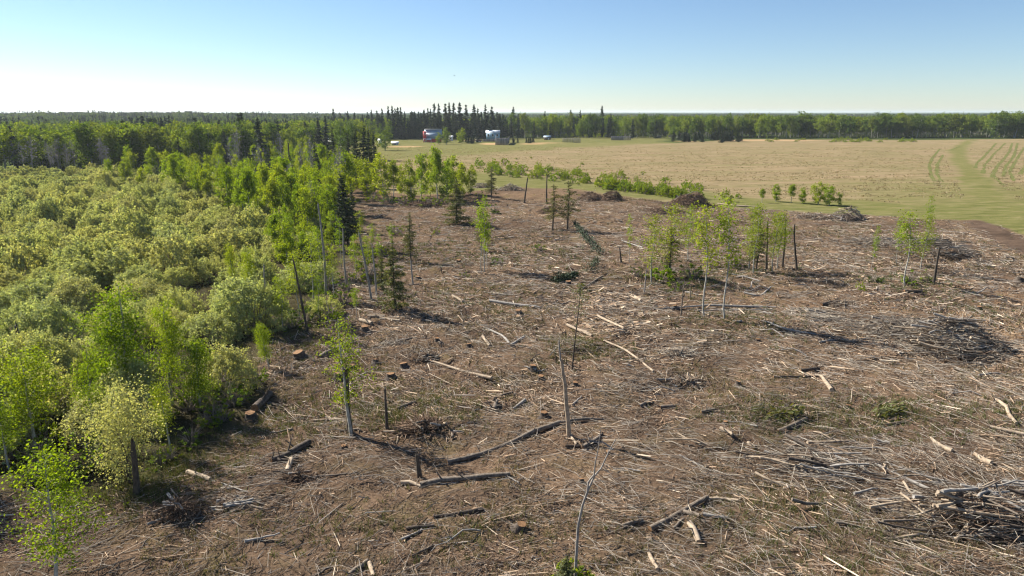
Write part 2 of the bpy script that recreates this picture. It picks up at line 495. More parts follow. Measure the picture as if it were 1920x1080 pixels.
# a fan of flattened green where the track meets the strip
_fx, _fy = flat_at(1860, 372)
sw = np.maximum(sw, .75 * sstep(34, 12, np.hypot((XX - _fx) * .8, (YY - _fy) * .8) + fwob * 1.5))
ro = sstep(-.8, 1.2, sdf(ROAD, XX, YY) + wob * .35)
we = (1 - cl) * (1 - fi) * sstep(235, 205, YY) * sstep(20, -5, XX + .1 * YY)
green = np.clip(np.maximum(np.maximum(st, ya_ * .9), sw) * (1 - cl), 0, 1)
dirt = np.zeros_like(XX)
for px, py, rx, ry, s in [(925, 270, 9, 6, 1), (1000, 270, 10, 5, .7), (1020, 268, 14, 3, .8), (760, 275, 12, 5, .6), (1290, 265, 9, 4, .6), (880, 264, 8, 4, .5), (1440, 263, 40, 6, .55), (1900, 625, 4, 3, .35), (1880, 560, 5, 4, .25)]:
    gx, gy, _ = at(px, py)
    dirt = np.maximum(dirt, s * sstep(1.25, .6, np.hypot((XX - gx) / rx, (YY - gy) / (ry * 2.2)) + .06 * wob))
# ploughed fields far away
far_field = sstep(.60, .66, vn(XX / 420 + 31, YY / 520 + 7, 33)) * (woodline_y(XX, YY) + 260 < YY) * (YY < 3500)
for nm, ch in (('zone', (cl, green, we)), ('zone_two', (ro, np.maximum(fi, far_field * .8), dirt))):
    at_ = ground_me.attributes.new(nm, 'FLOAT_COLOR', 'POINT')
    at_.data.foreach_set('color', np.stack([ch[0], ch[1], ch[2], np.ones_like(XX)], -1).astype(np.float32).ravel())
ground = link('ground', ground_me, kind='structure', label='cut-over brown ground running into a dry hay field and wooded plain')

# wheel tracks pressed green through the hay
def ribbon(pts, width, lift=.03):
    p = []
    for (a, b), (c, d) in zip(pts[:-1], pts[1:]):
        n = max(2, int(math.hypot(c - a, d - b) / 1.5))
        p += [(a + (c - a) * i / n, b + (d - b) * i / n) for i in range(n)]
    p = np.array(p + [pts[-1]])
    for _ in range(6):
        p[1:-1] = (p[:-2] + 2 * p[1:-1] + p[2:]) / 4
    T = np.gradient(p, axis=0); T /= np.linalg.norm(T, axis=1)[:, None]
    L = np.stack([-T[:, 1], T[:, 0]], 1)
    wv = width * (.35 + 1.0 * vn(np.arange(len(p)) / 2.2, np.full(len(p), pts[0][0]), 3))[:, None] * .5
    rows = []
    for k in (1, .33, -.33, -1):
        e = p + L * wv * k
        rows.append(np.column_stack([e, H(e[:, 0], e[:, 1]) + lift]))
    b = Buf(); n = len(p); i = np.arange(n - 1)
    for r0, r1 in zip(rows[:-1], rows[1:]):
        b.add(np.vstack([r0, r1]), np.stack([i, i + 1, n + i + 1, n + i], 1))
    return b
def grass_sheet_mat():
    m, nt, nd, ln = mat('pressed green grass')
    g = nd.new('ShaderNodeNewGeometry'); n = noise(nd, ln, .8, 5, .7, g.outputs['Position'])
    r = ramp(nd, [(.3, (.080, .095, .030)), (.7, (.150, .148, .058))]); ln.new(n.outputs[0], r.inputs[0])
    d = nd.new('ShaderNodeBsdfDiffuse'); ln.new(r.outputs[0], d.inputs[0])
    o = nd.new('ShaderNodeOutputMaterial'); ln.new(d.outputs[0], o.inputs[0])
    return m
M['pressed'] = grass_sheet_mat()
for tr in [[(1762, 280), (1748, 296), (1742, 312), (1745, 335), (1752, 345)], [(1768, 290), (1757, 310), (1756, 330), (1764, 346)],
           [(1868, 268), (1848, 290), (1832, 305), (1828, 318)], [(1885, 268), (1862, 290), (1846, 310), (1842, 330)], [(1898, 268), (1892, 285), (1870, 312), (1858, 338)],
           [(1908, 268), (1902, 290), (1886, 312), (1880, 336)], [(1920, 276), (1905, 300), (1892, 325), (1900, 345)], [(1952, 270), (1930, 300), (1912, 330)],
           [(1858, 330), (1872, 345), (1880, 352)], [(1800, 274), (1782, 282), (1762, 284)]]:
    link('wheel_track', ribbon([flat_at(*q) for q in tr], 1.35).mesh('wheel_track', M['pressed']), kind='structure')

# ------------------------------------------------------------------ plant prototypes
def bent(p0, p1, n, wob, rng):
    p0 = np.asarray(p0, float); p1 = np.asarray(p1, float)
    t = np.linspace(0, 1, n)[:, None]
    p = p0 + (p1 - p0) * t
    off = np.cumsum(rng.normal(size=(n, 3)) * wob, 0); off -= off[0]
    off -= t * off[-1] * .6
    return p + off

def aspen(h, width, nleaf, leaf, seed, base=.28, clump=.42, limb_n=20, sparse=1.0, r0=None, lean=.05, sides=6, two=False, top_heavy=0.0):
    """{'trunk', 'crown'} of a young aspen: tapered pale stem, rising limbs, loose clumps of leaves"""
    rng = np.random.default_rng(seed)
    tb, cb = Buf(), Buf()
    r0 = r0 or .011 * h + .02
    stems = [((rng.normal() * lean * h, rng.normal() * lean * h, h))]
    if two:
        stems.append((rng.normal() * .12 * h, rng.normal() * .12 * h, h * rng.uniform(.7, .9)))
    pts = []
    for si, tip in enumerate(stems):
        tr = bent((si * .15, 0, -.3), tip, 9, .018 * h * .4, rng)
        rad = r0 * np.linspace(1.15, .16, 9) * (1 if si == 0 else .75)
        tb.tube(tr, rad, sides)
        for k in range(limb_n // len(stems)):
            t = base + (1 - base) * (k + rng.uniform()) / (limb_n // len(stems)) * .97
            i = min(7, int(t * 8)); p = tr[i] + (tr[i + 1] - tr[i]) * (t * 8 - i)
            prof = math.sin(min(1, (t - base) / (1 - base) * .86 + .16) * math.pi) ** .7
            L = width * (.35 + .65 * prof) * rng.uniform(.55, 1.15)
            az = rng.uniform(0, 6.283); up = rng.uniform(.35, 1.0)
            q = p + np.array([math.cos(az) * L, math.sin(az) * L, L * up])
            br = bent(p, q, 4, .05 * L, rng)
            tb.tube(br, r0 * .28 * np.linspace(1, .3, 4) * (1.15 - t * .6), 3, cap=False)
            m = int(nleaf / limb_n * rng.uniform(.3, 1.7) * sparse * (.5 + .7 * prof))
            if m > 0:
                s = rng.uniform(.25, 1.08, m)[:, None]
                nb = max(2, m // 9)
                tw = p + (q - p) * rng.uniform(.35, 1.05, (nb, 1)) + rng.normal(size=(nb, 3)) * clump * (.5 + .5 * L / width)
                pts.append(tw[rng.integers(0, nb, m)] + rng.normal(size=(m, 3)) * clump * .46)
    pts = np.concatenate(pts)
    cb.leaves(pts, leaf, rng, .75)
    return tb, cb

def protoset(name_parts, builders, mats):
    return [{n: b.mesh(n, m) for n, b, m in zip(name_parts, bs, mats)} for bs in builders]

def spruce(h, r, nq, size, seed, base=.06, dens=1.0, droop=.25, sides=6, r0=None, spire=.95, ragged=.25):
    rng = np.random.default_rng(seed)
    tb, cb = Buf(), Buf()
    r0 = r0 or .012 * h + .03
    tr = bent((0, 0, -.3), (rng.normal() * .015 * h, rng.normal() * .015 * h, h), 8, .006 * h, rng)
    tb.tube(tr, r0 * np.linspace(1.1, .08, 8), sides)
    whorls = int(h / max(.28, h / 34))
    pts, ax, wt = [], [], []
    allb = []
    for k in range(whorls):
        t = base + (1 - base) * (k + rng.uniform() * .6) / whorls
        for a in range(5):
            L = r * ((1 - t) / (1 - base)) ** spire * rng.uniform(1 - ragged * 2, 1 + ragged) + .06
            if rng.uniform() > dens or L <= .05:
                continue
            allb.append((t, rng.uniform(0, 6.283), L))
    tot = sum(b[2] for b in allb)
    for t, az, L in allb:
        i = min(6, int(t * 7)); p = tr[i] + (tr[i + 1] - tr[i]) * (t * 7 - i)
        m = max(2, int(nq * L / tot))
        s = rng.uniform(.05, 1, m) ** .8
        d = np.array([math.cos(az), math.sin(az)])
        q = np.column_stack([p[0] + d[0] * L * s, p[1] + d[1] * L * s, p[2] - droop * L * s * (1.3 - .9 * s)])
        q += rng.normal(size=(m, 3)) * np.array([.10, .10, .07]) * (.4 + L * .6)
        pts.append(q); ax.append(np.tile([d[0], d[1], -droop], (m, 1)))
        if L > .3 and sides > 4:
            tb.tube([p, p + np.array([d[0] * L * .9, d[1] * L * .9, -droop * L * .4])], [r0 * .16, .008], 3, cap=False)
    pts = np.concatenate(pts); ax = np.concatenate(ax)
    cb.leaves(pts, size, rng, .42, axis=ax)
    cb.leaves(np.array([tr[-1] - (0, 0, k * size * .4) for k in range(3)]), size * .9, rng, .4, axis=np.array([[0, 0, 1.]] * 3))
    return tb, cb

def willow(r, h, nleaf, leaf, seed, nst=34, shell=.89, wisp=.035):
    """thicket of several leaning domes grown together: arching stems, sprays of small leaves, wispy outline"""
    rng = np.random.default_rng(seed)
    sb, fb = Buf(), Buf()
    nd = rng.integers(2, 5)
    doms = []
    for k in range(nd):
        a = k * 6.283 / nd + rng.normal() * .4; o = (0 if k == 0 else rng.uniform(.30, .55)) * r
        q = rng.uniform(.48, .72) if k else rng.uniform(.74, .9)
        doms.append((np.array([math.cos(a) * o, math.sin(a) * o, 0]), np.array([q * r, q * r * rng.uniform(.85, 1.15), h * (q * rng.uniform(.95, 1.25) + .10)])))
    w = np.array([d[1][0] * d[1][2] for d in doms]); w /= w.sum()
    def shell_pts(n, lo, hi):
        d = rng.normal(size=(n, 3)); d[:, 2] = np.abs(d[:, 2]) * .95 + rng.uniform(-.10, .35, n); d /= np.linalg.norm(d, axis=1)[:, None]
        k = rng.choice(nd, n, p=w); C = np.array([doms[i][0] for i in k]); S = np.array([doms[i][1] for i in k])
        u = 1 + .13 * np.sin(d[:, 0] * 7 + k * 2) * np.cos(d[:, 1] * 6 + k)
        p = C + d * S * (u * rng.uniform(lo, hi, n))[:, None]
        keep = np.ones(n, bool)
        for i, (c, sz) in enumerate(doms):
            keep &= (k == i) | ((((p - c) / sz) ** 2).sum(1) > .72)
        nn = d / S
        return p[keep], nn[keep] / np.linalg.norm(nn[keep], axis=1)[:, None]
    e, _ = shell_pts(nst * 2, .75, 1.04)
    for q in e[:nst]:
        b0 = np.array([q[0] * .18, q[1] * .18, -.15]); mid = b0 * .4 + q * .5 + np.array([0, 0, .12 * h])
        sb.tube(np.array([b0, (b0 + mid) / 2 + rng.normal(size=3) * .05, mid, q]), [.035, .028, .018, .006], 3, cap=False)
    ns = max(10, nleaf // 13)
    c1, n1 = shell_pts(int(ns * 1.5), 2 * shell - 1, 1.0)
    c2, n2 = shell_pts(int(ns * wisp * 1.5), 1.0, 1.16)
    c = np.concatenate([c1, c2]); nn = np.concatenate([n1, n2])
    ki = rng.integers(0, len(c), nleaf)
    along = rng.uniform(-.5, .35, nleaf)[:, None] * nn[ki] * .34 + rng.normal(size=(nleaf, 3)) * .06
    p = c[ki] + along; p[:, 2] = np.maximum(p[:, 2], .10)
    fb.leaves(p, leaf, rng, .55, face=nn[ki], face_mix=.6)
    return sb, fb

def join(*bms):
    """one mesh out of (Buf, material index) pairs, for the small copies that are instanced as a mass"""
    o = Buf()
    for b, mi in bms:
        for k in (3, 4):
            pass
        base = o.n
        o.v += b.v; o.n += b.n
        for k in (3, 4):
            o.f[k] += [f + base for f in b.f[k]]; o.c[k] += b.c[k]; o.m[k] += [np.full(len(x), mi, np.int32) for x in b.m[k]]
    return o

TC = ('trunk', 'crown')
AB, AL = (M['aspen_bark'], M['aspen_leaf']), None
P_ASPEN_NEAR = protoset(TC, [aspen(8.5, 1.45, 8600, .12, 10, two=True), aspen(8, 1.2, 6600, .12, 11), aspen(7.5, 1.25, 5800, .12, 12, base=.35), aspen(6.5, 1.05, 4800, .12, 13, base=.25), aspen(7, .85, 3400, .115, 14, base=.3)], (M['aspen_bark'], M['aspen_leaf']))
P_ASPEN_AIRY = protoset(TC, [aspen(6.8, 1.25, 3900, .12, 15, base=.30, clump=.5, limb_n=26, r0=.085), aspen(6.5, .9, 1500, .115, 16, base=.3, clump=.35)], (M['aspen_bark'], M['aspen_leaf']))
P_ASPEN_MID = protoset(TC, [aspen(9, 1.6, 3900, .25, 20, base=.14, two=True), aspen(9, 1.4, 3500, .25, 21, base=.12), aspen(8, 1.4, 3000, .25, 22, base=.1), aspen(10, 1.6, 3300, .25, 23, base=.36), aspen(7.5, 1.6, 3100, .25, 24, base=.12, two=True)], (M['aspen_bark'], M['aspen_leaf']))
P_WOOD = protoset(TC, [aspen(14, 2.9, 1700, .52, 30, base=.38, clump=.75, limb_n=22, r0=.17), aspen(14, 2.5, 1500, .52, 31, base=.42, clump=.7, limb_n=20, r0=.17), aspen(13, 3.3, 2000, .54, 32, base=.14, clump=.8, limb_n=22, r0=.16), aspen(13, 3.7, 2200, .52, 33, base=.10, clump=.85, limb_n=24, r0=.18, two=True)], (M['aspen_bark'], M['wood_leaf']))
P_BARE = protoset(TC, [aspen(12, 1.7, 260, .40, 40, base=.35, clump=.5, limb_n=46, r0=.15), aspen(12, 1.5, 160, .38, 41, base=.4, clump=.5, limb_n=50, r0=.15)], (M['bare_twig'], M['bare_twig']))
P_SPRUCE_FAR = protoset(TC, [spruce(20, 2.7, 1500, 1.25, 50, sides=4, ragged=.3, spire=.7), spruce(20, 2.4, 1400, 1.2, 51, sides=4, spire=.6), spruce(20, 3.0, 1600, 1.25, 52, sides=4, ragged=.4, spire=.75), spruce(20, 2.2, 1300, 1.15, 53, sides=4, ragged=.35, spire=.6)], (M['dark_bark'], M['needle']))
P_SPRUCE_MID = protoset(TC, [spruce(12, 1.8, 4600, .34, 55, base=.12), spruce(12, 1.5, 3800, .34, 56, base=.2, ragged=.4), spruce(12, 2.0, 4600, .34, 57, base=.1, ragged=.35)], (M['dark_bark'], M['needle']))
P_SPRUCE_THIN = protoset(TC, [spruce(8, 1.75, 5200, .22, 60, base=.06, dens=.9, ragged=.35, spire=.75), spruce(8, 1.25, 3200, .21, 61, base=.22, dens=.9, ragged=.45, spire=.6), spruce(8, 1.35, 2200, .21, 62, base=.30, dens=.7, ragged=.5, spire=.5)], (M['dark_bark'], M['thin_needle']))
P_POLE_ASPEN = protoset(TC, [aspen(8, .55, 1250, .12, 70, base=.45, clump=.28, limb_n=18, r0=.05, lean=.015), aspen(8, .5, 900, .12, 71, base=.35, clump=.25, limb_n=16, r0=.045, lean=.02), aspen(8, .6, 1700, .115, 72, base=.3, clump=.3, limb_n=22, r0=.05, lean=.02)], (M['aspen_bark'], M['aspen_leaf']))
SF = ('stems', 'foliage')
P_WILLOW_NEAR = protoset(SF, [willow(2.2, 2.5, 13000, .115, 80), willow(1.9, 2.3, 10500, .115, 81), willow(2.4, 2.2, 13000, .115, 82), willow(1.8, 2.6, 10500, .115, 83), willow(2.0, 2.1, 8000, .115, 84, shell=.7)], (M['twig'], M['willow_leaf']))
P_WILLOW_MID = protoset(SF, [willow(2.2, 2.6, 6800, .165, 85, nst=24), willow(1.9, 2.3, 5800, .165, 86, nst=24), willow(2.5, 2.4, 7200, .165, 87, nst=24), willow(2.1, 2.9, 6400, .165, 88, nst=24)], (M['twig'], M['willow_leaf']))
P_BUSH = protoset(SF, [willow(1.5, 2.4, 1300, .20, 90, nst=18, shell=.5, wisp=.15), willow(1.2, 1.8, 900, .20, 91, nst=16, shell=.5, wisp=.15), willow(1.7, 2.0, 1300, .20, 92, nst=18, shell=.5, wisp=.15)], (M['twig'], M['aspen_leaf']))

P_SCRUB = protoset(SF, [willow(1.5, 2.4, 900, .15, 93, nst=40, shell=.25), willow(1.2, 1.8, 600, .15, 94, nst=34, shell=.2), willow(1.7, 2.0, 800, .15, 95, nst=44, shell=.25)], (M['twig'], M['wood_leaf']))

def instanced_mass(name, label, pts, protos, mats, joined):
    """a mass nobody could count: one point mesh, plants instanced on it by geometry nodes"""
    coll = bpy.data.collections.new(name + ' plants')
    for i, b in enumerate(joined):
        coll.objects.link(bpy.data.objects.new('plant', b.mesh('plant', mats)))
    me = bpy.data.meshes.new(name)
    pts = np.asarray(pts, float)
    me.vertices.add(len(pts)); me.vertices.foreach_set('co', pts[:, :3].astype(np.float32).ravel())
    a = me.attributes.new('turn', 'FLOAT', 'POINT'); a.data.foreach_set('value', RNG.uniform(0, 6.283, len(pts)).astype(np.float32))
    a = me.attributes.new('size', 'FLOAT', 'POINT'); a.data.foreach_set('value', pts[:, 3].astype(np.float32))
    a = me.attributes.new('kind_of', 'INT', 'POINT'); a.data.foreach_set('value', RNG.integers(0, len(joined), len(pts)).astype(np.int32))
    o = link(name, me, kind='stuff', label=label)
    ng = bpy.data.node_groups.new(name, 'GeometryNodeTree')
    ng.interface.new_socket('Geometry', in_out='INPUT', socket_type='NodeSocketGeometry')
    ng.interface.new_socket('Geometry', in_out='OUTPUT', socket_type='NodeSocketGeometry')
    n = ng.nodes; l = ng.links
    gi = n.new('NodeGroupInput'); go = n.new('NodeGroupOutput')
    ci = n.new('GeometryNodeCollectionInfo'); ci.inputs[0].default_value = coll
    ci.inputs['Separate Children'].default_value = True; ci.inputs['Reset Children'].default_value = True
    ip = n.new('GeometryNodeInstanceOnPoints'); ip.inputs['Pick Instance'].default_value = True
    def attr(nm, t):
        k = n.new('GeometryNodeInputNamedAttribute'); k.data_type = t; k.inputs[0].default_value = nm; return k.outputs[0]
    cx = n.new('ShaderNodeCombineXYZ'); l.new(attr('turn', 'FLOAT'), cx.inputs[2])
    l.new(gi.outputs[0], ip.inputs['Points']); l.new(ci.outputs[0], ip.inputs['Instance'])
    l.new(attr('kind_of', 'INT'), ip.inputs['Instance Index']); l.new(cx.outputs[0], ip.inputs['Rotation']); l.new(attr('size', 'FLOAT'), ip.inputs['Scale'])
    l.new(ip.outputs[0], go.inputs[0])
    md = o.modifiers.new('plants', 'NODES'); md.node_group = ng
    return o

def scatter(poly, spacing, rng, jitter=.9, world_pts=False):
    P = poly if world_pts else world_poly(poly)
    x0, y0 = P.min(0); x1, y1 = P.max(0)
    gx, gy = np.meshgrid(np.arange(x0, x1, spacing), np.arange(y0, y1, spacing))
    gx = gx + (np.arange(gx.shape[0]) % 2)[:, None] * spacing * .5
    gx = gx + rng.uniform(-.5, .5, gx.shape) * spacing * jitter; gy = gy + rng.uniform(-.5, .5, gy.shape) * spacing * jitter
    k = sdf(P, gx, gy) > 0
    return np.column_stack([gx[k], gy[k]])

# ------------------------------------------------------------------ willow swamp
R2 = np.random.default_rng(21)
WILLOW = [(-420, 345), (-150, 336), (140, 326), (330, 332), (420, 352), (500, 380), (560, 410), (600, 470), (590, 560), (545, 610), (500, 640), (470, 715), (420, 765),
          (330, 800), (250, 845), (90, 850), (-420, 900)]
wp = scatter(WILLOW, 4.75, R2)
wp = wp[np.argsort(np.hypot(wp[:, 0], wp[:, 1]))]
_open = [at(*p) for p in [(25, 668), (60, 690), (430, 690), (330, 740)]]
# the ones in the left foreground the photograph shows one by one
named_shrubs = [((95, 545), 'dark green rounded willow mound in the left of the swamp', 1.25, 0),
                ((12, 440), 'small dark domed willow shrub at the swamp\'s left edge', .9, 1), ((395, 640), 'broad olive willow shrub behind the bright twin aspens', 1.3, 2),
                ((205, 625), 'pale grey-green willow dome left of the tallest foreground aspen', 1.05, 1), ((610, 590), 'loose olive willow shrub on the clearing edge beside the leaning dead trunk', .95, 4)]
taken = []
for (px, py), lab, sc, k in named_shrubs:
    x, y, z = at(px, py); taken.append((x, y))
    copy_of('willow_shrub', P_WILLOW_NEAR[k], lab, 'willow shrub', (x, y, z), R2.uniform(0, 6.28), sc, 'willow shrubs of the swamp')
P_TREE_WILLOW = protoset(('trunk', 'crown'), [aspen(5.2, 2.1, 9000, .115, 96, base=.20, clump=.55, limb_n=34, r0=.07, two=True)], (M['dark_bark'], M['willow_leaf']))
x, y, z = at(244, 905)
copy_of('willow_shrub', P_TREE_WILLOW[0], 'grey-green tree-like willow over a broken dark trunk at the wood edge', 'willow shrub', (x, y, z), .7, height_for(x, y, z, 752) / 5.2, 'willow shrubs of the swamp')
taken.append((x, y))
rest = []; n_ind = 0
for x, y in wp:
    if any(math.hypot(x - a, y - b) < 3.4 for a, b in taken) or any(math.hypot(x - o[0], y - o[1]) < 2.6 for o in _open):
        continue
    if vn(x / 9, y / 9, 40) < .19:
        continue
    d = math.hypot(x, y); vis = abs(x) < .80 * y
    z = float(H(x, y)); s = .92 + .70 * float(vn(x / 14, y / 14, 41)) + R2.uniform(-.25, .35)
    if vis and n_ind < 285:
        pr = P_WILLOW_NEAR if d < 92 else P_WILLOW_MID
        reg = ('olive willow shrub with rounded crown in the near willow swamp' if d < 75 else
               'yellow-green willow mound packed among others in the middle of the swamp' if d < 120 else 'small pale willow mound in the far part of the swamp')
        copy_of('willow_shrub', pr[R2.integers(len(pr))], reg, 'willow shrub', (x, y, z - .05), R2.uniform(0, 6.28), (s * R2.uniform(.85, 1.15), s * R2.uniform(.85, 1.15), s * R2.uniform(.8, 1.35)), 'willow shrubs of the swamp')
        n_ind += 1
    else:
        rest.append((x, y, z - .05, s))
j_w = [join((a, 0), (b, 1)) for a, b in (willow(2.2, 2.6, 2600, .28, 85, nst=8), willow(1.9, 2.3, 2200, .28, 86, nst=8), willow(2.5, 2.4, 2700, .28, 87, nst=8))]
instanced_mass('distant_willows', 'mass of pale willow mounds at the back of the swamp before the tree line', rest, None, [M['twig'], M['willow_leaf']], j_w)

_brush_spots = scatter([(40, 690), (200, 650), (420, 690), (470, 730), (400, 810), (300, 880), (120, 905), (-120, 905), (-120, 760)], 2.3, R2)

# ------------------------------------------------------------------ aspens of the swamp's edge
def tree_at(protos, k, px, py, top, label, cat, name, group=None, wide=1.0, rz=None, tilt=(0, 0), ph=None):
    x, y, z = at(px, py)
    h = height_for(x, y, z, top)
    ph = ph or max(v.co.z for v in protos[k]['trunk'].vertices)
    s = h / ph
    return copy_of(name, protos[k], label, cat, (x, y, z), R2.uniform(0, 6.28) if rz is None else rz, (s * wide, s * wide, s), group, tilt=tilt)

G1 = 'bright aspens in the left foreground'
fg = [(0, 238, 765, 535, 'tallest bright green aspen in the left foreground, with twin stems', 1.15), (1, 322, 760, 572, 'bright green aspen just right of the tallest foreground aspen', .95),
      (3, 375, 770, 640, 'leafy aspen overhanging the shaded corner of the clearing', 1.0), (2, 72, 850, 665, 'broad bright green aspen at the left picture edge', 1.25),
      (4, 175, 820, 655, 'slim aspen with bare leaning stem between two broad aspens', .9), (4, 320, 845, 715, 'small leafy aspen below the twin-stemmed tree', .9),
      (1, 470, 570, 470, 'bright green aspen beside a leaning dead stem at the swamp edge', .9), (3, 505, 690, 612, 'low leafy aspen on the clearing edge beside exposed roots', .8),
      (4, 18, 880, 760, 'thin leafy aspen cut by the left picture edge', 1.1), (2, 545, 480, 405, 'slender aspen standing in willows by the clearing edge', .9),
      (1, 440, 540, 460, 'young aspen with bright crown rising from grey willows', .8), (3, -70, 800, 600, 'bright aspen outside the left edge of the view', 1.2), (0, -130, 900, 640, 'bright twin aspen outside the left edge of the view', 1.2)]
for k, px, py, top, lab, w in fg:
    tree_at(P_ASPEN_NEAR, k, px, py, top, lab, 'aspen tree', 'aspen_tree', G1, w)
tree_at(P_ASPEN_AIRY, 0, 112, 1110, 872, 'sparse leafy young aspen with dark stem in the bottom left corner', 'aspen tree', 'aspen_tree', G1, 1.15, tilt=(0, -.06))
tree_at(P_ASPEN_AIRY, 1, 658, 818, 598, 'lone thin aspen with tufts of leaves at its top beside a dark snag', 'aspen tree', 'aspen_tree', None, .95, tilt=(0, -.03))

WOODED = [(140, 345), (260, 318), (470, 302), (560, 292), (640, 312), (662, 350), (640, 430), (612, 500), (560, 540), (510, 490), (470, 430), (400, 395), (310, 368), (210, 350)]
ap = scatter(WOODED, 4.8, R2)
R2.shuffle(ap)
ap = ap[np.argsort(ap[:, 1] > 170, kind='stable')]
na = 0
for x, y in ap:
    if vn(x / 11, y / 11, 45) < .16 or na >= 160:
        continue
    z = float(H(x, y)); na += 1
    k = R2.integers(len(P_ASPEN_MID)); s = R2.uniform(.6, 1.15) * (1.0 if y > 110 else .68)
    lab = 'bright spring-green aspen in the belt between swamp and clearing' if y < 130 else 'leafy aspen in the belt before the far tree line'
    copy_of('aspen_tree', P_ASPEN_MID[k], lab, 'aspen tree', (x, y, z), R2.uniform(0, 6.28), (s * R2.uniform(.8, 1.15), s * R2.uniform(.8, 1.15), s), 'aspens of the belt beside the clearing')
# the leafy row behind the clearing and left of the hay field
for i, (px, py, top) in enumerate([(690, 372, 300), (703, 366, 306), (720, 378, 292), (738, 372, 302), (752, 366, 310), (772, 380, 300), (790, 372, 290), (806, 366, 296), (820, 378, 278), (838, 374, 300),
                                   (852, 366, 292), (866, 372, 306), (882, 366, 312), (640, 352, 300), (662, 360, 290), (676, 352, 296), (598, 345, 296), (612, 330, 288), (575, 335, 285), (630, 338, 290), (590, 322, 280), (560, 330, 278), (603, 360, 318)]):
    lab = 'tall thin aspen reaching above the field edge, third of the row from its right end' if (px == 820) else 'bright aspen in the row at the back of the clearing'
    tree_at(P_ASPEN_MID, i % 5, px, py, top, lab, 'aspen tree', 'aspen_tree', 'aspens in the row behind the clearing', R2.uniform(.75, 1.05))

# ------------------------------------------------------------------ tree line on the left and the woods round the field
def spruce_at(px, py, top, k, lab, group, wide=1.0, protos=None):
    return tree_at(protos or P_SPRUCE_FAR, k, px, py, top, lab, 'spruce tree', 'spruce_tree', group, wide)
G2 = 'spruces of the left tree line'
for i, (px, py, top, lab) in enumerate([(34, 325, 236, 'tall dark spruce in the bare grey trees at the left edge'), (240, 318, 226, 'broad dark spruce with ragged top in the middle of the left tree line'), (88, 312, 240, 'dark spruce behind the grey bare trees'),
        (276, 290, 217, 'spruce with pointed top above the aspens, right of the broad dark spruce'), (325, 285, 217, 'slim spruce above the aspens of the left wood'), (375, 300, 220, 'dark spruce rising from the middle of the left wood'),
        (490, 312, 222, 'spire-topped dark spruce at the right end of the left wood'), (452, 285, 213, 'thin spruce on the horizon beyond the left wood'), (460, 285, 212, 'spruce beside the thin horizon spruce beyond the left wood'),
        (524, 290, 227, 'small dark spruce beside the green field'), (600, 285, 222, 'slim dark spruce left of the shed with the white roof'), (613, 278, 217, 'dark spruce just behind the shed with the white roof'),
        (292, 288, 222, 'narrow spruce right of a pointed spruce in the left wood'), (416, 290, 224, 'short spruce in the aspens of the left wood'), (310, 292, 221, 'spruce top between two slim spruces of the left wood'), (575, 285, 228, 'dark young spruce at the end of the wood by the green field')]):
    spruce_at(px, py, top, i % 4, lab, G2, 1.45 if 'broad' in lab else 1.2)
# farmyard spruces: outline read off the photograph
G3 = 'tall dark spruces behind the farmyard'
sky_tops = [(628, 204), (640, 212), (655, 209), (668, 211), (682, 214), (690, 210), (699, 206), (708, 207), (717, 204), (729, 199), (737, 199), (743, 203), (748, 202), (754, 201), (760, 209), (787, 209),
            (797, 206), (803, 203), (809, 205), (816, 194), (824, 195), (835, 194), (844, 193), (852, 193), (864, 193), (876, 196), (889, 196), (897, 203), (911, 196), (923, 200), (962, 201), (1069, 206), (1088, 207), (1022, 208), (1127, 199)]
special = {864: 'highest pointed spruce straight above the farmyard bushes right of the red barn', 962: 'lone spruce standing above the wood right of the blue house', 1127: 'lone tall spruce on the skyline beyond the hay field',
           816: 'pointed spruce above the red barn, left end of the highest row', 628: 'single spruce poking over the horizon left of the spruce grove', 923: 'spruce with rounded tip above the blue house', 1069: 'left one of two spruces on the skyline before the lone tall spruce', 1088: 'right one of two spruces on the skyline before the lone tall spruce'}
for i, (px, top) in enumerate(sky_tops):
    base = 259 if px < 960 else 255
    spruce_at(px + R2.uniform(-1, 1), base + R2.uniform(-2, 2), top, i % 4, special.get(px, 'tall dark spruce in the grove rising above the horizon behind the farm'), G3, R2.uniform(.8, 1.15))
for i in range(104):
    px = R2.choice([R2.uniform(620, 770), R2.uniform(770, 960), R2.uniform(770, 960)])
    spruce_at(px, R2.uniform(257, 261), R2.uniform(208, 228), i % 4, 'dark spruce inside the grove behind the farm', G3, R2.uniform(.9, 1.3))
for i in range(22):
    spruce_at(R2.uniform(960, 1260), R2.uniform(254, 260), R2.uniform(212, 228), i % 4, 'dark spruce scattered through the leafy wood beyond the hay field', 'spruces in the wood beyond the field', R2.uniform(.9, 1.2))
G4 = 'young conifers planted along the field edge'
for i in range(54):
    px = [R2.uniform(1262, 1392), R2.uniform(1262, 1392), R2.uniform(862, 900), R2.uniform(935, 1005)][i % 4]
    py = R2.uniform(262, 268) if px > 1200 else R2.uniform(266, 269)
    spruce_at(px, py, py - (R2.uniform(14, 21) if px > 1200 else R2.uniform(9, 12)), i % 4, 'young bushy conifer in the plantation at the field corner' if px > 1200 else 'young conifer in the hedge beside the farm buildings', G4, 2.2)
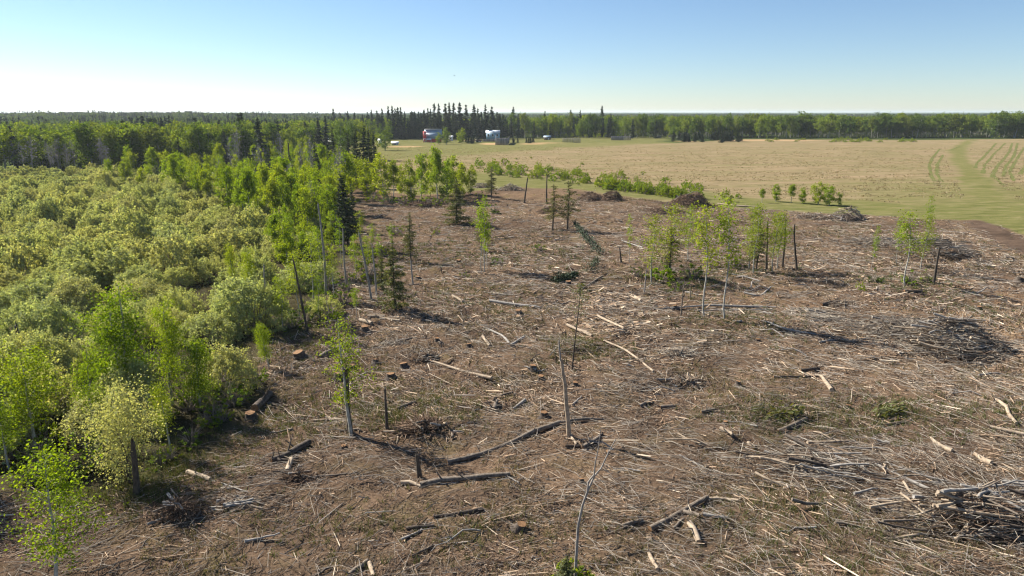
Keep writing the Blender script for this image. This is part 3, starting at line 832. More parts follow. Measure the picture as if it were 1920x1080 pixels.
# aspens of the far wood edges
G5 = 'leafy trees of the wood edges'
cnt = {'a': 0}
def wood_tree(px, py, top, lab, k=None, wide=1.0):
    tree_at(P_WOOD, R2.integers(4) if k is None else k, px, py, top, lab, 'leafy tree', 'leafy_tree', G5, wide); cnt['a'] += 1
for i in range(74):
    px = R2.uniform(-60, 600); by = np.interp(px, [-60, 140, 330, 470, 560, 600], [332, 324, 321, 304, 291, 280]) - R2.uniform(0, 14)
    tp = np.interp(px, [-60, 0, 130, 200, 320, 450, 600], [246, 246, 238, 240, 236, 234, 238]) + R2.uniform(-4, 14)
    wood_tree(px, by, tp, 'full green tree in the tree line behind the swamp', k=(2 + i % 2) if px > 150 else None, wide=R2.uniform(1.0, 1.45))
for i in range(100):
    px = R2.uniform(1385, 1990)
    wood_tree(px, R2.uniform(255.5, 259), R2.uniform(212, 230), 'white-stemmed tree along the straight wood edge beyond the hay field', wide=R2.uniform(.9, 1.5))
for i in range(50):
    px = R2.uniform(960, 1400)
    wood_tree(px, R2.uniform(254, 259), R2.uniform(214, 228), 'leafy green tree at the wood edge beyond the windbreak fences', k=3 if i % 2 else 2, wide=R2.uniform(.9, 1.3))
for px, py, top, lab in [(838, 271, 241, 'round yellow-green tree hiding the right half of the red barn'), (822, 271, 250, 'low yellow-green tree in front of the red barn'), (864, 269, 242, 'rounded green tree between barn and blue house'), (978, 258, 238, 'small yellow-green tree right of the blue house'),
                         (722, 282, 240, 'leafy tree beside the small pale sheds'), (655, 300, 238, 'tall leafy tree in front of the farm lane'), (690, 300, 234, 'tall leafy tree in the dark clump at the swamp\'s end'), (640, 290, 232, 'leafy tree next to the shed with the white roof')]:
    wood_tree(px, py, top, lab, k=3, wide=1.2)
G6 = 'leafless grey trees at the left edge'
for i in range(26):
    px = R2.uniform(-50, 215); py = R2.uniform(318, 332)
    tree_at(P_BARE, i % 2, px, py, R2.uniform(252, 275), 'leafless grey aspen with pale trunk standing at the swamp\'s left end', 'bare tree', 'bare_tree', G6, R2.uniform(.8, 1.1))
tree_at(P_BARE, 0, 420, 372, 300, 'half bare grey tree in the bright aspens at the back of the swamp', 'bare tree', 'bare_tree', G6, .6)
# the dark spruce clump and single spruces at the swamp's right end
G7 = 'spruces standing at the end of the swamp'
for px, py, top, k, w, lab in [(683, 352, 236, 0, 1.0, 'tall dark spruce in the clump before the farm'), (672, 352, 243, 1, 1.0, 'dark spruce with bare lower trunk in the clump before the farm'), (695, 348, 243, 2, .9, 'dark spruce at the right of the clump before the farm'), (706, 345, 250, 1, .9, 'slim spruce ending the clump on the right'),
                               (655, 345, 252, 1, .9, 'spruce ending the clump on the left'), (652, 462, 320, 0, 1.15, 'dense dark spruce on the boundary of swamp and clearing'), (645, 470, 345, 1, 1.0, 'smaller dark spruce leaning on the dense boundary spruce'), (663, 435, 345, 2, .8, 'dark young spruce behind the dense boundary spruce'), (790, 318, 285, 0, .9, 'short pointed spruce at the left end of the hay field')]:
    tree_at(P_SPRUCE_MID, k, px, py, top, lab, 'spruce tree', 'spruce_tree', G7, w)
for i in range(14):
    px = R2.uniform(300, 640); py = R2.uniform(335, 440) if px > 450 else R2.uniform(330, 370)
    tree_at(P_BARE, i % 2, px, py, py - R2.uniform(70, 120), 'bare grey stem standing in the bright aspens of the belt', 'bare tree', 'bare_tree', 'bare grey stems in the aspen belt', R2.uniform(.5, .8))
for i in range(9):
    px = R2.uniform(330, 640); py = R2.uniform(318, 400) if px > 480 else R2.uniform(315, 345)
    tree_at(P_SPRUCE_MID, i % 3, px, py, py - R2.uniform(50, 90), 'dark spruce scattered in the bright aspen belt', 'spruce tree', 'spruce_tree', 'spruces in the aspen belt', R2.uniform(.9, 1.2))
G8 = 'thin conifers left standing in the clearing'
for px, py, top, k, w, lab in [(742, 582, 452, 0, 1.0, 'olive-green spruce with bare leg standing on the left of the clearing'), (716, 545, 468, 0, .8, 'smaller spruce touching the olive-green clearing spruce'), (856, 418, 332, 0, 1.35, 'rounded olive pine standing alone at the back of the clearing'), (771, 495, 398, 1, 1.0, 'thin columnar spruce behind the olive-green clearing spruce'),
                               (1036, 432, 345, 2, 1.2, 'left thin spruce of the sparse pair before the brush heap'), (1064, 430, 338, 2, 1.3, 'right thin spruce of the sparse pair before the brush heap'), (922, 372, 312, 1, 1.3, 'olive spruce before the green strip beside grey logs'), (902, 470, 395, 2, 1.1, 'ragged dead-looking spruce behind three pale poles'),
                               (1418, 508, 402, 1, 1.0, 'dark thin spruce within the right aspen cluster'), (1252, 525, 425, 2, 1.2, 'sparse spruce within the middle aspen cluster')]:
    tree_at(P_SPRUCE_THIN, k, px, py, top, lab, 'spruce tree', 'spruce_tree', G8, w)
# the nearly bare spruce pole with a few tufts
rng = np.random.default_rng(99)
x, y, z = at(1072, 692); hp = height_for(x, y, z, 535)
root = thing('spruce_tree', 'nearly bare spruce pole with few yellowish tufts in mid clearing', 'spruce tree', (x, y, z), 0, group=G8)
tr = bent((0, 0, -.3), (.55, .1, hp), 8, .03, rng)
link('trunk', Buf().tube(tr, np.linspace(.085, .02, 8), 6).mesh('trunk', M['dark_bark']), root)
b = Buf()
for t, n, s in [(.99, 60, .35), (.93, 90, .6), (.86, 70, .7), (.78, 55, .8), (.70, 60, .9), (.56, 20, .5), (.40, 16, .4)]:
    p = tr[0] + (tr[-1] - tr[0]) * t
    q = p + rng.normal(size=(n, 3)) * np.array([s * .55, s * .55, .10]); b.leaves(q, .17, rng, .4)
link('crown', b.mesh('crown', M['thin_needle']), root)

# woodland masses that reach the horizon
R3 = np.random.default_rng(5)
def wood_points(ymax, step, y0off, y1off, xr, seed, lo=0.0):
    gx, gy = np.meshgrid(np.arange(-xr, xr, step), np.arange(150, ymax, step))
    gx = (gx + R3.uniform(-.5, .5, gx.shape) * step).ravel(); gy = (gy + R3.uniform(-.5, .5, gy.shape) * step).ravel()
    w = woodline_y(gx, gy)
    k = (np.abs(gx) < .92 * gy + 40) & (gy > w + y0off) & (gy < w + y1off)
    k &= (sdf(FIELD, gx, gy) < -4) & (sdf(YARD, gx, gy) < -1) & (vn(gx / 70, gy / 70, seed) > lo)
    return gx[k], gy[k]
gx, gy = wood_points(760, 6.6, 4, 170, 640, 50, .16)
k = ~((gx > -90) & (gx < 60) & (gy > 440) & (gy < 530))
gx, gy = gx[k], gy[k]
tall = np.where(gx > 30, .95, .85)
pts = np.column_stack([gx, gy, H(gx, gy), R3.uniform(.58, 1.25, len(gx)) * tall])
j_a = [join((a, 0), (b, 1)) for a, b in (aspen(14, 3.0, 640, .80, 130, base=.38, clump=.8, limb_n=14, r0=.15, sides=4), aspen(13, 3.3, 680, .84, 131, base=.32, clump=.85, limb_n=14, r0=.14, sides=4), aspen(14, 2.6, 560, .80, 132, base=.4, clump=.75, limb_n=12, r0=.15, sides=4))]
instanced_mass('woodland', 'leafy woodland behind the tree lines', pts, None, [M['aspen_bark'], M['wood_leaf']], j_a)
def patch(seed, R=13, n=11):
    rng = np.random.default_rng(seed); o = Buf()
    for i in range(n):
        r, a = R * math.sqrt(rng.uniform()), rng.uniform(0, 6.28); hh = rng.uniform(9, 14)
        c = np.array([r * math.cos(a), r * math.sin(a), 0])
        q = rng.normal(size=(75, 3)); q /= np.linalg.norm(q, axis=1)[:, None]
        q = q * rng.uniform(.6, 1, (75, 1)) * np.array([3.0, 3.0, hh * .36]) + c + np.array([0, 0, hh * .64])
        if seed == 4 or i % 6 == 5:      # a dark pointed conifer among the rest
            t = rng.uniform(0, 1, 60); a2 = rng.uniform(0, 6.28, 60); q = np.column_stack([np.cos(a2) * (1 - t) * 2.0, np.sin(a2) * (1 - t) * 2.0, t * hh * 1.12]) + c
            o.leaves(q, 1.5, rng, .6, mat=1)
            continue
        o.leaves(q, 2.1, rng, .8)
    return o
gx, gy = wood_points(3400, 21, 150, 3300, 3000, 51, .0)
k = (vn(gx / 420 + 31, gy / 520 + 7, 33) < .61)
gx, gy = gx[k], gy[k]
pts = np.column_stack([gx, gy, H(gx, gy) - .5, R3.uniform(.75, 1.15, len(gx))])
instanced_mass('far_woodland', 'wide wooded plain reaching toward the horizon', pts, None, [M['far_leaf'], M['needle']], [patch(s) for s in (1, 2, 3, 4)])
# distant canopy beyond three kilometres
rr = np.geomspace(3000, 16500, 70); aa = np.radians(np.linspace(-52, 52, 520))
RR, AA = np.meshgrid(rr, aa, indexing='ij'); cx_, cy_ = RR * np.sin(AA), RR * np.cos(AA)
cz_ = H(cx_, cy_) + np.where(vn(cx_ / 700, cy_ / 900, 60) > .30, 10 + 5 * R3.uniform(-.5, .8, RR.shape), -1.5)
i = np.arange(69)[:, None] * 520; j = np.arange(519)[None]
b = Buf(); b.add(np.stack([cx_, cy_, cz_], -1).reshape(-1, 3), np.stack([i + j, i + 520 + j, i + 520 + j + 1, i + j + 1], -1).reshape(-1, 4))
m_, nt, nd, ln = mat('distant canopy')
g_ = nd.new('ShaderNodeNewGeometry'); n_ = noise(nd, ln, .004, 6, .7, g_.outputs['Position'])
r_ = ramp(nd, [(.35, (.030, .052, .016)), (.6, (.055, .080, .024)), (.75, (.10, .105, .045))]); ln.new(n_.outputs[0], r_.inputs[0])
d_ = nd.new('ShaderNodeBsdfDiffuse'); ln.new(r_.outputs[0], d_.inputs[0]); o_ = nd.new('ShaderNodeOutputMaterial'); ln.new(d_.outputs[0], o_.inputs[0])
link('distant_forest', b.mesh('distant_forest', m_), kind='stuff', label='far forest canopy at the horizon')
# trees standing up on the low ridge at the left horizon
for px, top in [(48, 209.5), (75, 209.5), (88, 210.5), (115, 209.3), (130, 209.8), (142, 209.3), (166, 210.8), (188, 211.5), (106, 210.8)]:
    d0 = 1150.0; x = (px - 960) / F * (d0 * CP + SP * (CAM_Z - 8)); y = d0
    zz = float(H(x, y)); hh = height_for(x, y, zz, top)
    copy_of('spruce_tree', P_SPRUCE_FAR[int(px) % 4], 'solitary spruce standing on the wooded ridge at the left horizon', 'spruce tree', (x, y, zz), 0, (hh / 20 * 1.6, hh / 20 * 1.6, hh / 20), 'lone spruces on the horizon ridge')

# ------------------------------------------------------------------ shrub row between clearing and hay field
G9 = 'green bushes in the row along the hay field'
def bush(px, py, hpx, lab, group=G9, wide=1.0, k=None, protos=None):
    x, y, z = at(px, py); k = R2.integers(3) if k is None else k
    h = height_for(x, y, z, py - hpx)
    s = h / (2.4, 1.8, 2.0)[k]
    copy_of('green_bush', (protos or P_BUSH)[k], lab, 'bush', (x, y, z), R2.uniform(0, 6.28), (s * wide, s * wide, s), group)
row_a = [(885, 326), (960, 333), (1040, 340), (1110, 352), (1180, 361), (1260, 371), (1310, 378)]
for i in range(150):
    t = R2.uniform(0, 1); px = 880 + t * 440
    base = np.interp(px, [p[0] for p in row_a], [p[1] for p in row_a])
    back = R2.uniform(0, 22) if px < 1120 else R2.uniform(0, 6) if i % 3 else R2.uniform(6, 26)
    bush(px, base - back, R2.uniform(6, 15) + (8 if px > 1100 and back < 6 else 0), 'spring-green bush in the long row between clearing and hay field', wide=R2.uniform(.8, 1.2))
for px, py, hp, lab in [(1360, 378, 22, 'bright bush standing apart at the right end of the long row'), (1384, 372, 10, 'low bush beside the bright one at the end of the row'), (1092, 309, 6, 'small dark bush alone in the hay field'), (1205, 328, 8, 'small bright bush alone in the hay field'),
                        (968, 299, 4, 'low dark bush in the left of the hay field'), (996, 297, 4, 'second low dark bush in the left of the hay field')]:
    bush(px, py, hp, lab, 'single bushes by the hay field')
G10 = 'young aspens at the right end of the bush row'
for px, py, top, lab in [(1455, 378, 345, 'leafy young aspen, left of the group at the end of the bush row'), (1483, 380, 346, 'tallest leafy young aspen of the group at the end of the bush row'), (1505, 382, 352, 'short young aspen of the group at the end of the bush row'), (1534, 384, 342, 'bushy young aspen of the group at the end of the bush row'), (1554, 386, 350, 'young aspen at the right end of the group by the hay field'), (1428, 380, 354, 'low young aspen left of the group at the end of the bush row'), (1572, 386, 362, 'smallest young aspen at the right end of the group')]:
    tree_at(P_ASPEN_MID, int(px) % 5, px, py, top, lab, 'aspen tree', 'aspen_tree', G10, 1.2)
for i in range(24):     # orchard row and scrub at the far edge
    px = 1055 + i * 6.2 if i < 18 else 0
    if i < 18:
        bush(px, 256.5 + (i % 2) * 1.5, 8, 'round little tree in the orchard rows by the far wood', 'orchard trees', k=0)
for i in range(30):
    px = R2.uniform(1430, 1720) if i % 3 else R2.uniform(1570, 1625)
    bush(px, R2.uniform(262, 267), R2.uniform(3, 7), 'low grey-green scrub on the far edge of the hay field', 'scrub along the far field edge', k=2, wide=1.5)

# ------------------------------------------------------------------ saplings, poles and snags in the clearing
G11 = 'thin aspens left standing in the clearing'
for k, px, py, top, lab, w, tl in [
    (0, 903, 508, 378, 'left one of three pale aspen poles close together in mid clearing', .9, (0, .0)), (1, 908, 510, 372, 'middle one of three pale aspen poles close together in mid clearing', .9, (0, .01)), (1, 913, 506, 396, 'right shorter one of three pale aspen poles in mid clearing', .8, (0, -.01)),
    (1, 1180, 492, 402, 'slender aspen with three leaf tufts, left of the middle aspen cluster', .7, (0, 0)), (2, 1222, 532, 405, 'leafy thin aspen at the left of the middle aspen cluster', 1.3, (0, 0)), (2, 1258, 518, 385, 'tallest leafy aspen of the middle cluster', 1.3, (0, .0)), (2, 1290, 490, 388, 'thin aspen at the right of the middle cluster', 1.2, (0, .02)),
    (0, 1321, 594, 382, 'tall thin white aspen standing in front of the middle cluster', 1.0, (0, .01)), (0, 1359, 598, 368, 'tallest white aspen pole, slightly curved, right of the middle cluster', .9, (0, .03)), (2, 1405, 505, 392, 'leafy aspen at the left of the right cluster', 1.2, (0, 0)), (2, 1413, 512, 385, 'white-stemmed crooked aspen in the right cluster', 1.2, (0, .04)),
    (2, 1448, 508, 400, 'leafy aspen between two dark snags of the right cluster', 1.3, (0, 0)), (2, 1458, 504, 398, 'aspen with full small crown beside the dark snags', 1.3, (0, .02)),
    (1, 1633, 508, 425, 'leaning white sapling at the left of the far right group', .8, (0, .22)), (1, 1680, 498, 412, 'upright thin aspen in the middle of the far right group', 1.0, (0, .03)), (0, 1697, 536, 395, 'pale aspen with leafy top in the far right group', 1.2, (0, .06)), (2, 1726, 506, 402, 'leafy aspen at the right of the far right group', 1.1, (0, 0)),
    (1, 1736, 448, 368, 'slanting white aspen behind the far right group', 1.1, (0, .14)), (1, 1637, 500, 440, 'bare thin stem beside the leaning white sapling', .5, (0, .02))]:
    bx_, by_, bz_ = at(px, py); hh = height_for(bx_, by_, bz_, top)
    lean_ = -bx_ * (1 - (by_ * CP - (bz_ + hh - CAM_Z) * SP) / (by_ * CP + CAM_Z * SP)) / hh      # stems lean a little toward the middle
    tree_at(P_POLE_ASPEN, k, px, py, top, lab, 'aspen tree', 'aspen_tree', G11, w * 1.25, tilt=(0, tl[1] + lean_), rz=0.6 * k)
for px, py, hp, lab in [(1240, 525, 34, 'bright green bush at the foot of the middle aspen cluster'), (1272, 545, 32, 'olive bush at the foot of the middle aspen cluster'), (1195, 520, 24, 'low green bush left of the middle aspen cluster'), (1300, 520, 34, 'thin green bush between middle cluster and white aspen'),
                        (1640, 530, 26, 'olive bush under the far right aspen group'), (1705, 532, 28, 'brownish bush under the far right aspen group'), (1612, 545, 15, 'bright low bush left of the far right aspen group'), (1380, 500, 26, 'olive bush beneath the right aspen cluster'), (1500, 505, 12, 'low green plant at the foot of the dark snags'), (1740, 530, 24, 'dark olive bush right of the far right aspen group'),
                        (690, 520, 46, 'leafy bush with pale stems left of the olive-green spruce'), (620, 600, 42, 'loose bush on the clearing\'s left edge'), (650, 545, 30, 'low bush in the shade at the clearing\'s left edge'), (465, 745, 14, 'bright bush tip at the shaded left corner of the clearing'), (1066, 1100, 46, 'bright green spruce bush cut by the bottom edge')]:
    bush(px, py, hp, lab, 'bushes in the clearing', k=R2.integers(3), wide=1.1, protos=P_BUSH if 'bright' in lab else P_SCRUB)

G13 = 'thin aspens along the clearing\'s left edge'
for i, (px, py, top) in enumerate([(560, 600, 470), (588, 560, 440), (600, 520, 425), (625, 560, 462), (640, 500, 410), (668, 520, 440), (680, 470, 395), (622, 470, 400), (690, 520, 445), (700, 480, 420), (712, 500, 440), (530, 620, 520), (668, 600, 540), (735, 470, 420), (600, 600, 520)]):
    tree_at(P_POLE_ASPEN, i % 3, px, py, top, 'thin young aspen among brush along the left edge of the clearing', 'aspen tree', 'aspen_tree', G13, 1.5)
for i, (px, py, hp) in enumerate([(545, 615, 30), (575, 605, 36), (640, 570, 34), (660, 530, 36), (700, 530, 30), (690, 480, 30), (720, 480, 26), (740, 440, 24), (610, 545, 40), (590, 580, 36), (480, 720, 40), (440, 760, 44), (400, 790, 40), (360, 830, 40), (300, 870, 34), (180, 880, 40), (120, 900, 44), (60, 905, 40), (700, 378, 22), (730, 382, 24), (760, 384, 22), (800, 386, 24), (830, 384, 22), (860, 384, 20), (900, 372, 18), (930, 400, 18), (640, 400, 30), (655, 380, 26), (820, 440, 18), (930, 495, 16), (870, 520, 14), (1010, 470, 16)]):
    bush(px, py, hp, 'wispy olive brush with grey stems on the edge of the clearing', 'wispy brush along the clearing edges', wide=1.3, protos=P_SCRUB)

for x, y in _brush_spots[:110]:
    k = R2.integers(3); s_ = R2.uniform(.5, .95)
    copy_of('green_bush', P_SCRUB[k], 'wispy brown-olive brush on the shaded ground under the foreground aspens', 'bush', (x, y, float(H(x, y))), R2.uniform(0, 6.28), s_, 'wispy brush under the foreground aspens')

def snag(px, py, tx, ty, w, lab, m='dark_bark', fork=None, cat='dead tree', name='dead_tree', jag=True, lean_away=0.0):
    """standing dead stem from its base to a broken top"""
    rng = np.random.default_rng(int(px * 7 + py))
    x, y, z = at(px, py); h = height_for(x, y, z, ty)
    depth = y * CP + SP * CAM_Z
    r = w / F * depth * .40
    dx = (tx - 960) / F * (y * CP - (z + h - CAM_Z) * SP) - x
    o = thing(name, lab, cat, (x, y, z), 0, group='dead stems standing in the clearing')
    p = bent((0, 0, -.25), (dx, lean_away, h), 8, .005 * h, rng)
    b = Buf().tube(p, r * np.linspace(1.25, .68, 8) * rng.uniform(.92, 1.08, 8), 8)
    if jag:
        for a in rng.uniform(0, 6.28, 3):
            q = p[-1] + np.array([math.cos(a), math.sin(a), 0]) * r * .4
            b.tube([q - (0, 0, .05), q + (0, 0, rng.uniform(.12, .45))], [r * .32, .006], 4)
    link('trunk', b.mesh('trunk', M[m]), o)
    for t, az, L, up in ([] if fork is None else fork):
        i = int(t * 7); q = p[i]
        e = q + np.array([math.cos(az) * L, math.sin(az) * L * .5, up])
        link('limb', Buf().tube(bent(q, e, 5, .06, rng), r * .5 * np.linspace(1, .25, 5), 5).mesh('limb', M[m]), o)
    return o
stub = [(.5, .5, .5, .2), (.7, 3.4, .45, .25)]
for a in [(1067, 818, 1054, 677, 9.5, 'tall pale barkless snag standing beside a long grey log', 'pale_log'), (656, 812, 648, 690, 11, 'dark snag beside the lone thin aspen with tufted top', 'dark_bark'), (727, 810, 722, 731, 7, 'short dark snag with green grass round its foot', 'dark_bark'),
          (788, 895, 781, 852, 11, 'low broken dark stub above the thick grey log', 'dark_bark'), (256, 928, 249, 828, 14, 'thick broken dark trunk standing inside the round grey-green willow', 'dark_bark'), (1437, 506, 1440, 416, 4.6, 'left dark snag of three by the right aspen cluster', 'dark_bark'),
          (1467, 502, 1473, 413, 4.6, 'middle dark snag of three by the right aspen cluster', 'dark_bark'), (1495, 509, 1491, 424, 5, 'right reddish-dark snag of three by the right aspen cluster', 'dark_bark'), (1750, 532, 1762, 464, 6, 'leaning dark snag right of the far right aspen group', 'dark_bark'),
          (983, 380, 989, 335, 3.5, 'thin leaning dead pole before the green strip', 'dark_bark'), (1025, 380, 1025, 328, 3.5, 'thin upright dead pole before the green strip', 'dark_bark'), (611, 552, 597, 384, 5.0, 'tall leaning grey dead aspen at the clearing\'s left edge', 'grey_log'), (578, 624, 550, 488, 5.5, 'leaning dark dead aspen at the swamp edge', 'dark_bark'),
          (697, 562, 672, 438, 4.5, 'leaning grey pole left of the olive-green spruce', 'grey_log'), (706, 555, 698, 470, 4, 'short grey pole left of the olive-green spruce', 'grey_log'), (650, 540, 642, 430, 4, 'thin pale dead stem under the dense boundary spruce', 'grey_log'), (500, 612, 494, 500, 4.5, 'grey dead stem behind the low leafy clearing-edge aspen', 'grey_log'),
          (45, 700, 30, 610, 9, 'dark broken dead tree in the willows at the left', 'dark_bark'), (548, 360, 540, 268, 4, 'dead dark pole in the bright aspens of the belt', 'dark_bark'), (494, 372, 488, 285, 4, 'dead grey pole left in the bright aspens of the belt', 'dark_bark'), (571, 365, 566, 300, 3.5, 'dead pole at the left of the back row of the clearing', 'dark_bark'),
          (608, 365, 603, 305, 3.5, 'dead snag before the brown heap at the belt\'s end', 'dark_bark'), (636, 385, 632, 315, 4, 'dead snag left of the dense boundary spruce', 'dark_bark'), (1276, 594, 1284, 528, 3, 'broken thin stem before the middle aspen cluster', 'log_bark'), (1295, 560, 1294, 538, 3, 'short pale stub before the middle aspen cluster', 'pale_log'), (1208, 552, 1212, 505, 3, 'thin dead stem in the middle aspen cluster', 'grey_log'),
          (1052, 680, 1048, 640, 4, 'short grey stem behind the tall pale snag', 'grey_log'), (1165, 495, 1162, 465, 4, 'dark broken stub left of the middle aspen cluster', 'dark_bark'), (775, 535, 770, 490, 4, 'dead lower trunk below the thin columnar spruce', 'grey_log')]:
    snag(*a[:6], m=a[6], fork=stub if a[1] < 640 and a[0] < 720 else None)

# the bare forked sapling in the near foreground
x, y, z = at(1078, 1100)
o = thing('bare_sapling', 'tall bare forked sapling bending right in the near foreground', 'dead tree', (x, y, z), 0, group='dead stems standing in the clearing')
dep = y * CP + SP * CAM_Z
def lift(px, py, dy=0.0):
    yy = y + dy; k = (540 - py) / F
    dz = yy * (k * CP - SP) / (CP + k * SP); dd = yy * CP - dz * SP
    return np.array([(px - 960) / F * dd - x, dy, CAM_Z + dz - z])
st1 = [lift(1078, 1105), lift(1080, 1048), lift(1084, 985), lift(1092, 948), lift(1102, 920), lift(1114, 893), lift(1127, 878, .1), lift(1142, 846, .2), lift(1154, 824, .3)]
st2 = [lift(1101, 925), lift(1103, 904, -.05), lift(1114, 890, -.1), lift(1116, 868, -.2), lift(1122, 840, -.3), lift(1126, 806, -.4)]
link('trunk', Buf().tube(st1, np.linspace(.075, .018, 9), 7).mesh('trunk', M['grey_log']), o)
lb = link('limb', Buf().tube(st2, np.linspace(.045, .014, 6), 6).mesh('limb', M['grey_log']), o)
tb = Buf()
for a, e in [((1135, 873), (1150, 885)), ((1142, 846), (1160, 829)), ((1140, 850), (1141, 836)), ((1112, 893), (1135, 905)), ((1120, 850), (1118, 826)), ((1130, 872), (1160, 893)), ((1127, 878), (1148, 892)), ((1085, 985), (1075, 972))]:
    tb.tube([lift(*a), (lift(*a) + lift(*e)) / 2 + rng.normal(size=3) * .05, lift(*e)], [.016, .011, .005], 4)
link('twigs', tb.mesh('twigs', M['grey_log']), o)

# ------------------------------------------------------------------ logs, branches and stumps
def ground_line(pix, r, sag=.75):
    """a fairly straight stem lying over the bumps between the given points"""
    K = np.array([at(*q) for q in pix])
    seg = np.concatenate([[0], np.cumsum(np.linalg.norm(np.diff(K, axis=0), axis=1))])
    if len(K) > 2:
        K[:, 2] = np.polyval(np.polyfit(seg, K[:, 2], 1), seg)
    n = max(4, int(seg[-1] / .9))
    t = np.linspace(0, seg[-1], n)
    P = np.column_stack([np.interp(t, seg, K[:, i]) for i in range(3)])
    under = H(P[:, 0], P[:, 1]) - P[:, 2]
    P[:, 2] += max(0.0, float(np.percentile(under, 70))) + r * sag
    return P

def log(pix, w0, w1, m, lab, name='log', cat='log', group='logs and limbs lying in the clearing', knots=3, sides=8):
    rng = np.random.default_rng(int(pix[0][0] * 13 + pix[0][1] * 7))
    x0, y0, _ = at(*pix[len(pix) // 2]); dep = y0 * CP + SP * CAM_Z
    r0, r1 = w0 / F * dep * .5, w1 / F * dep * .5
    P = ground_line(pix, (r0 + r1) * .5)
    o = P[len(P) // 2].copy(); P = P - o
    P[1:-1] += rng.normal(size=(len(P) - 2, 3)) * min(.03, r0 * .2) * np.array([1, 1, .4])
    rad = np.linspace(r0, r1, len(P)) * rng.uniform(.9, 1.1, len(P))
    b = Buf().tube(P, rad, sides, (1, 1, 1), 0, True, 1)
    for _ in range(knots):
        i = rng.integers(0, len(P)); a = rng.uniform(.2, 2.9); L = rng.uniform(1.5, 5) * r0
        q = P[i]; e = q + np.array([math.cos(a) * L, rng.normal() * L * .5, math.sin(a) * L])
        b.tube([q, e], [rad[i] * .35, rad[i] * .12], 5)
    ob = thing(name, lab, cat, tuple(o), 0, group=group, me=b.mesh(name, [M[m], M['cut_wood'] if m in ('log_bark', 'dark_log') else M['pale_log']], smooth=True))
    return ob

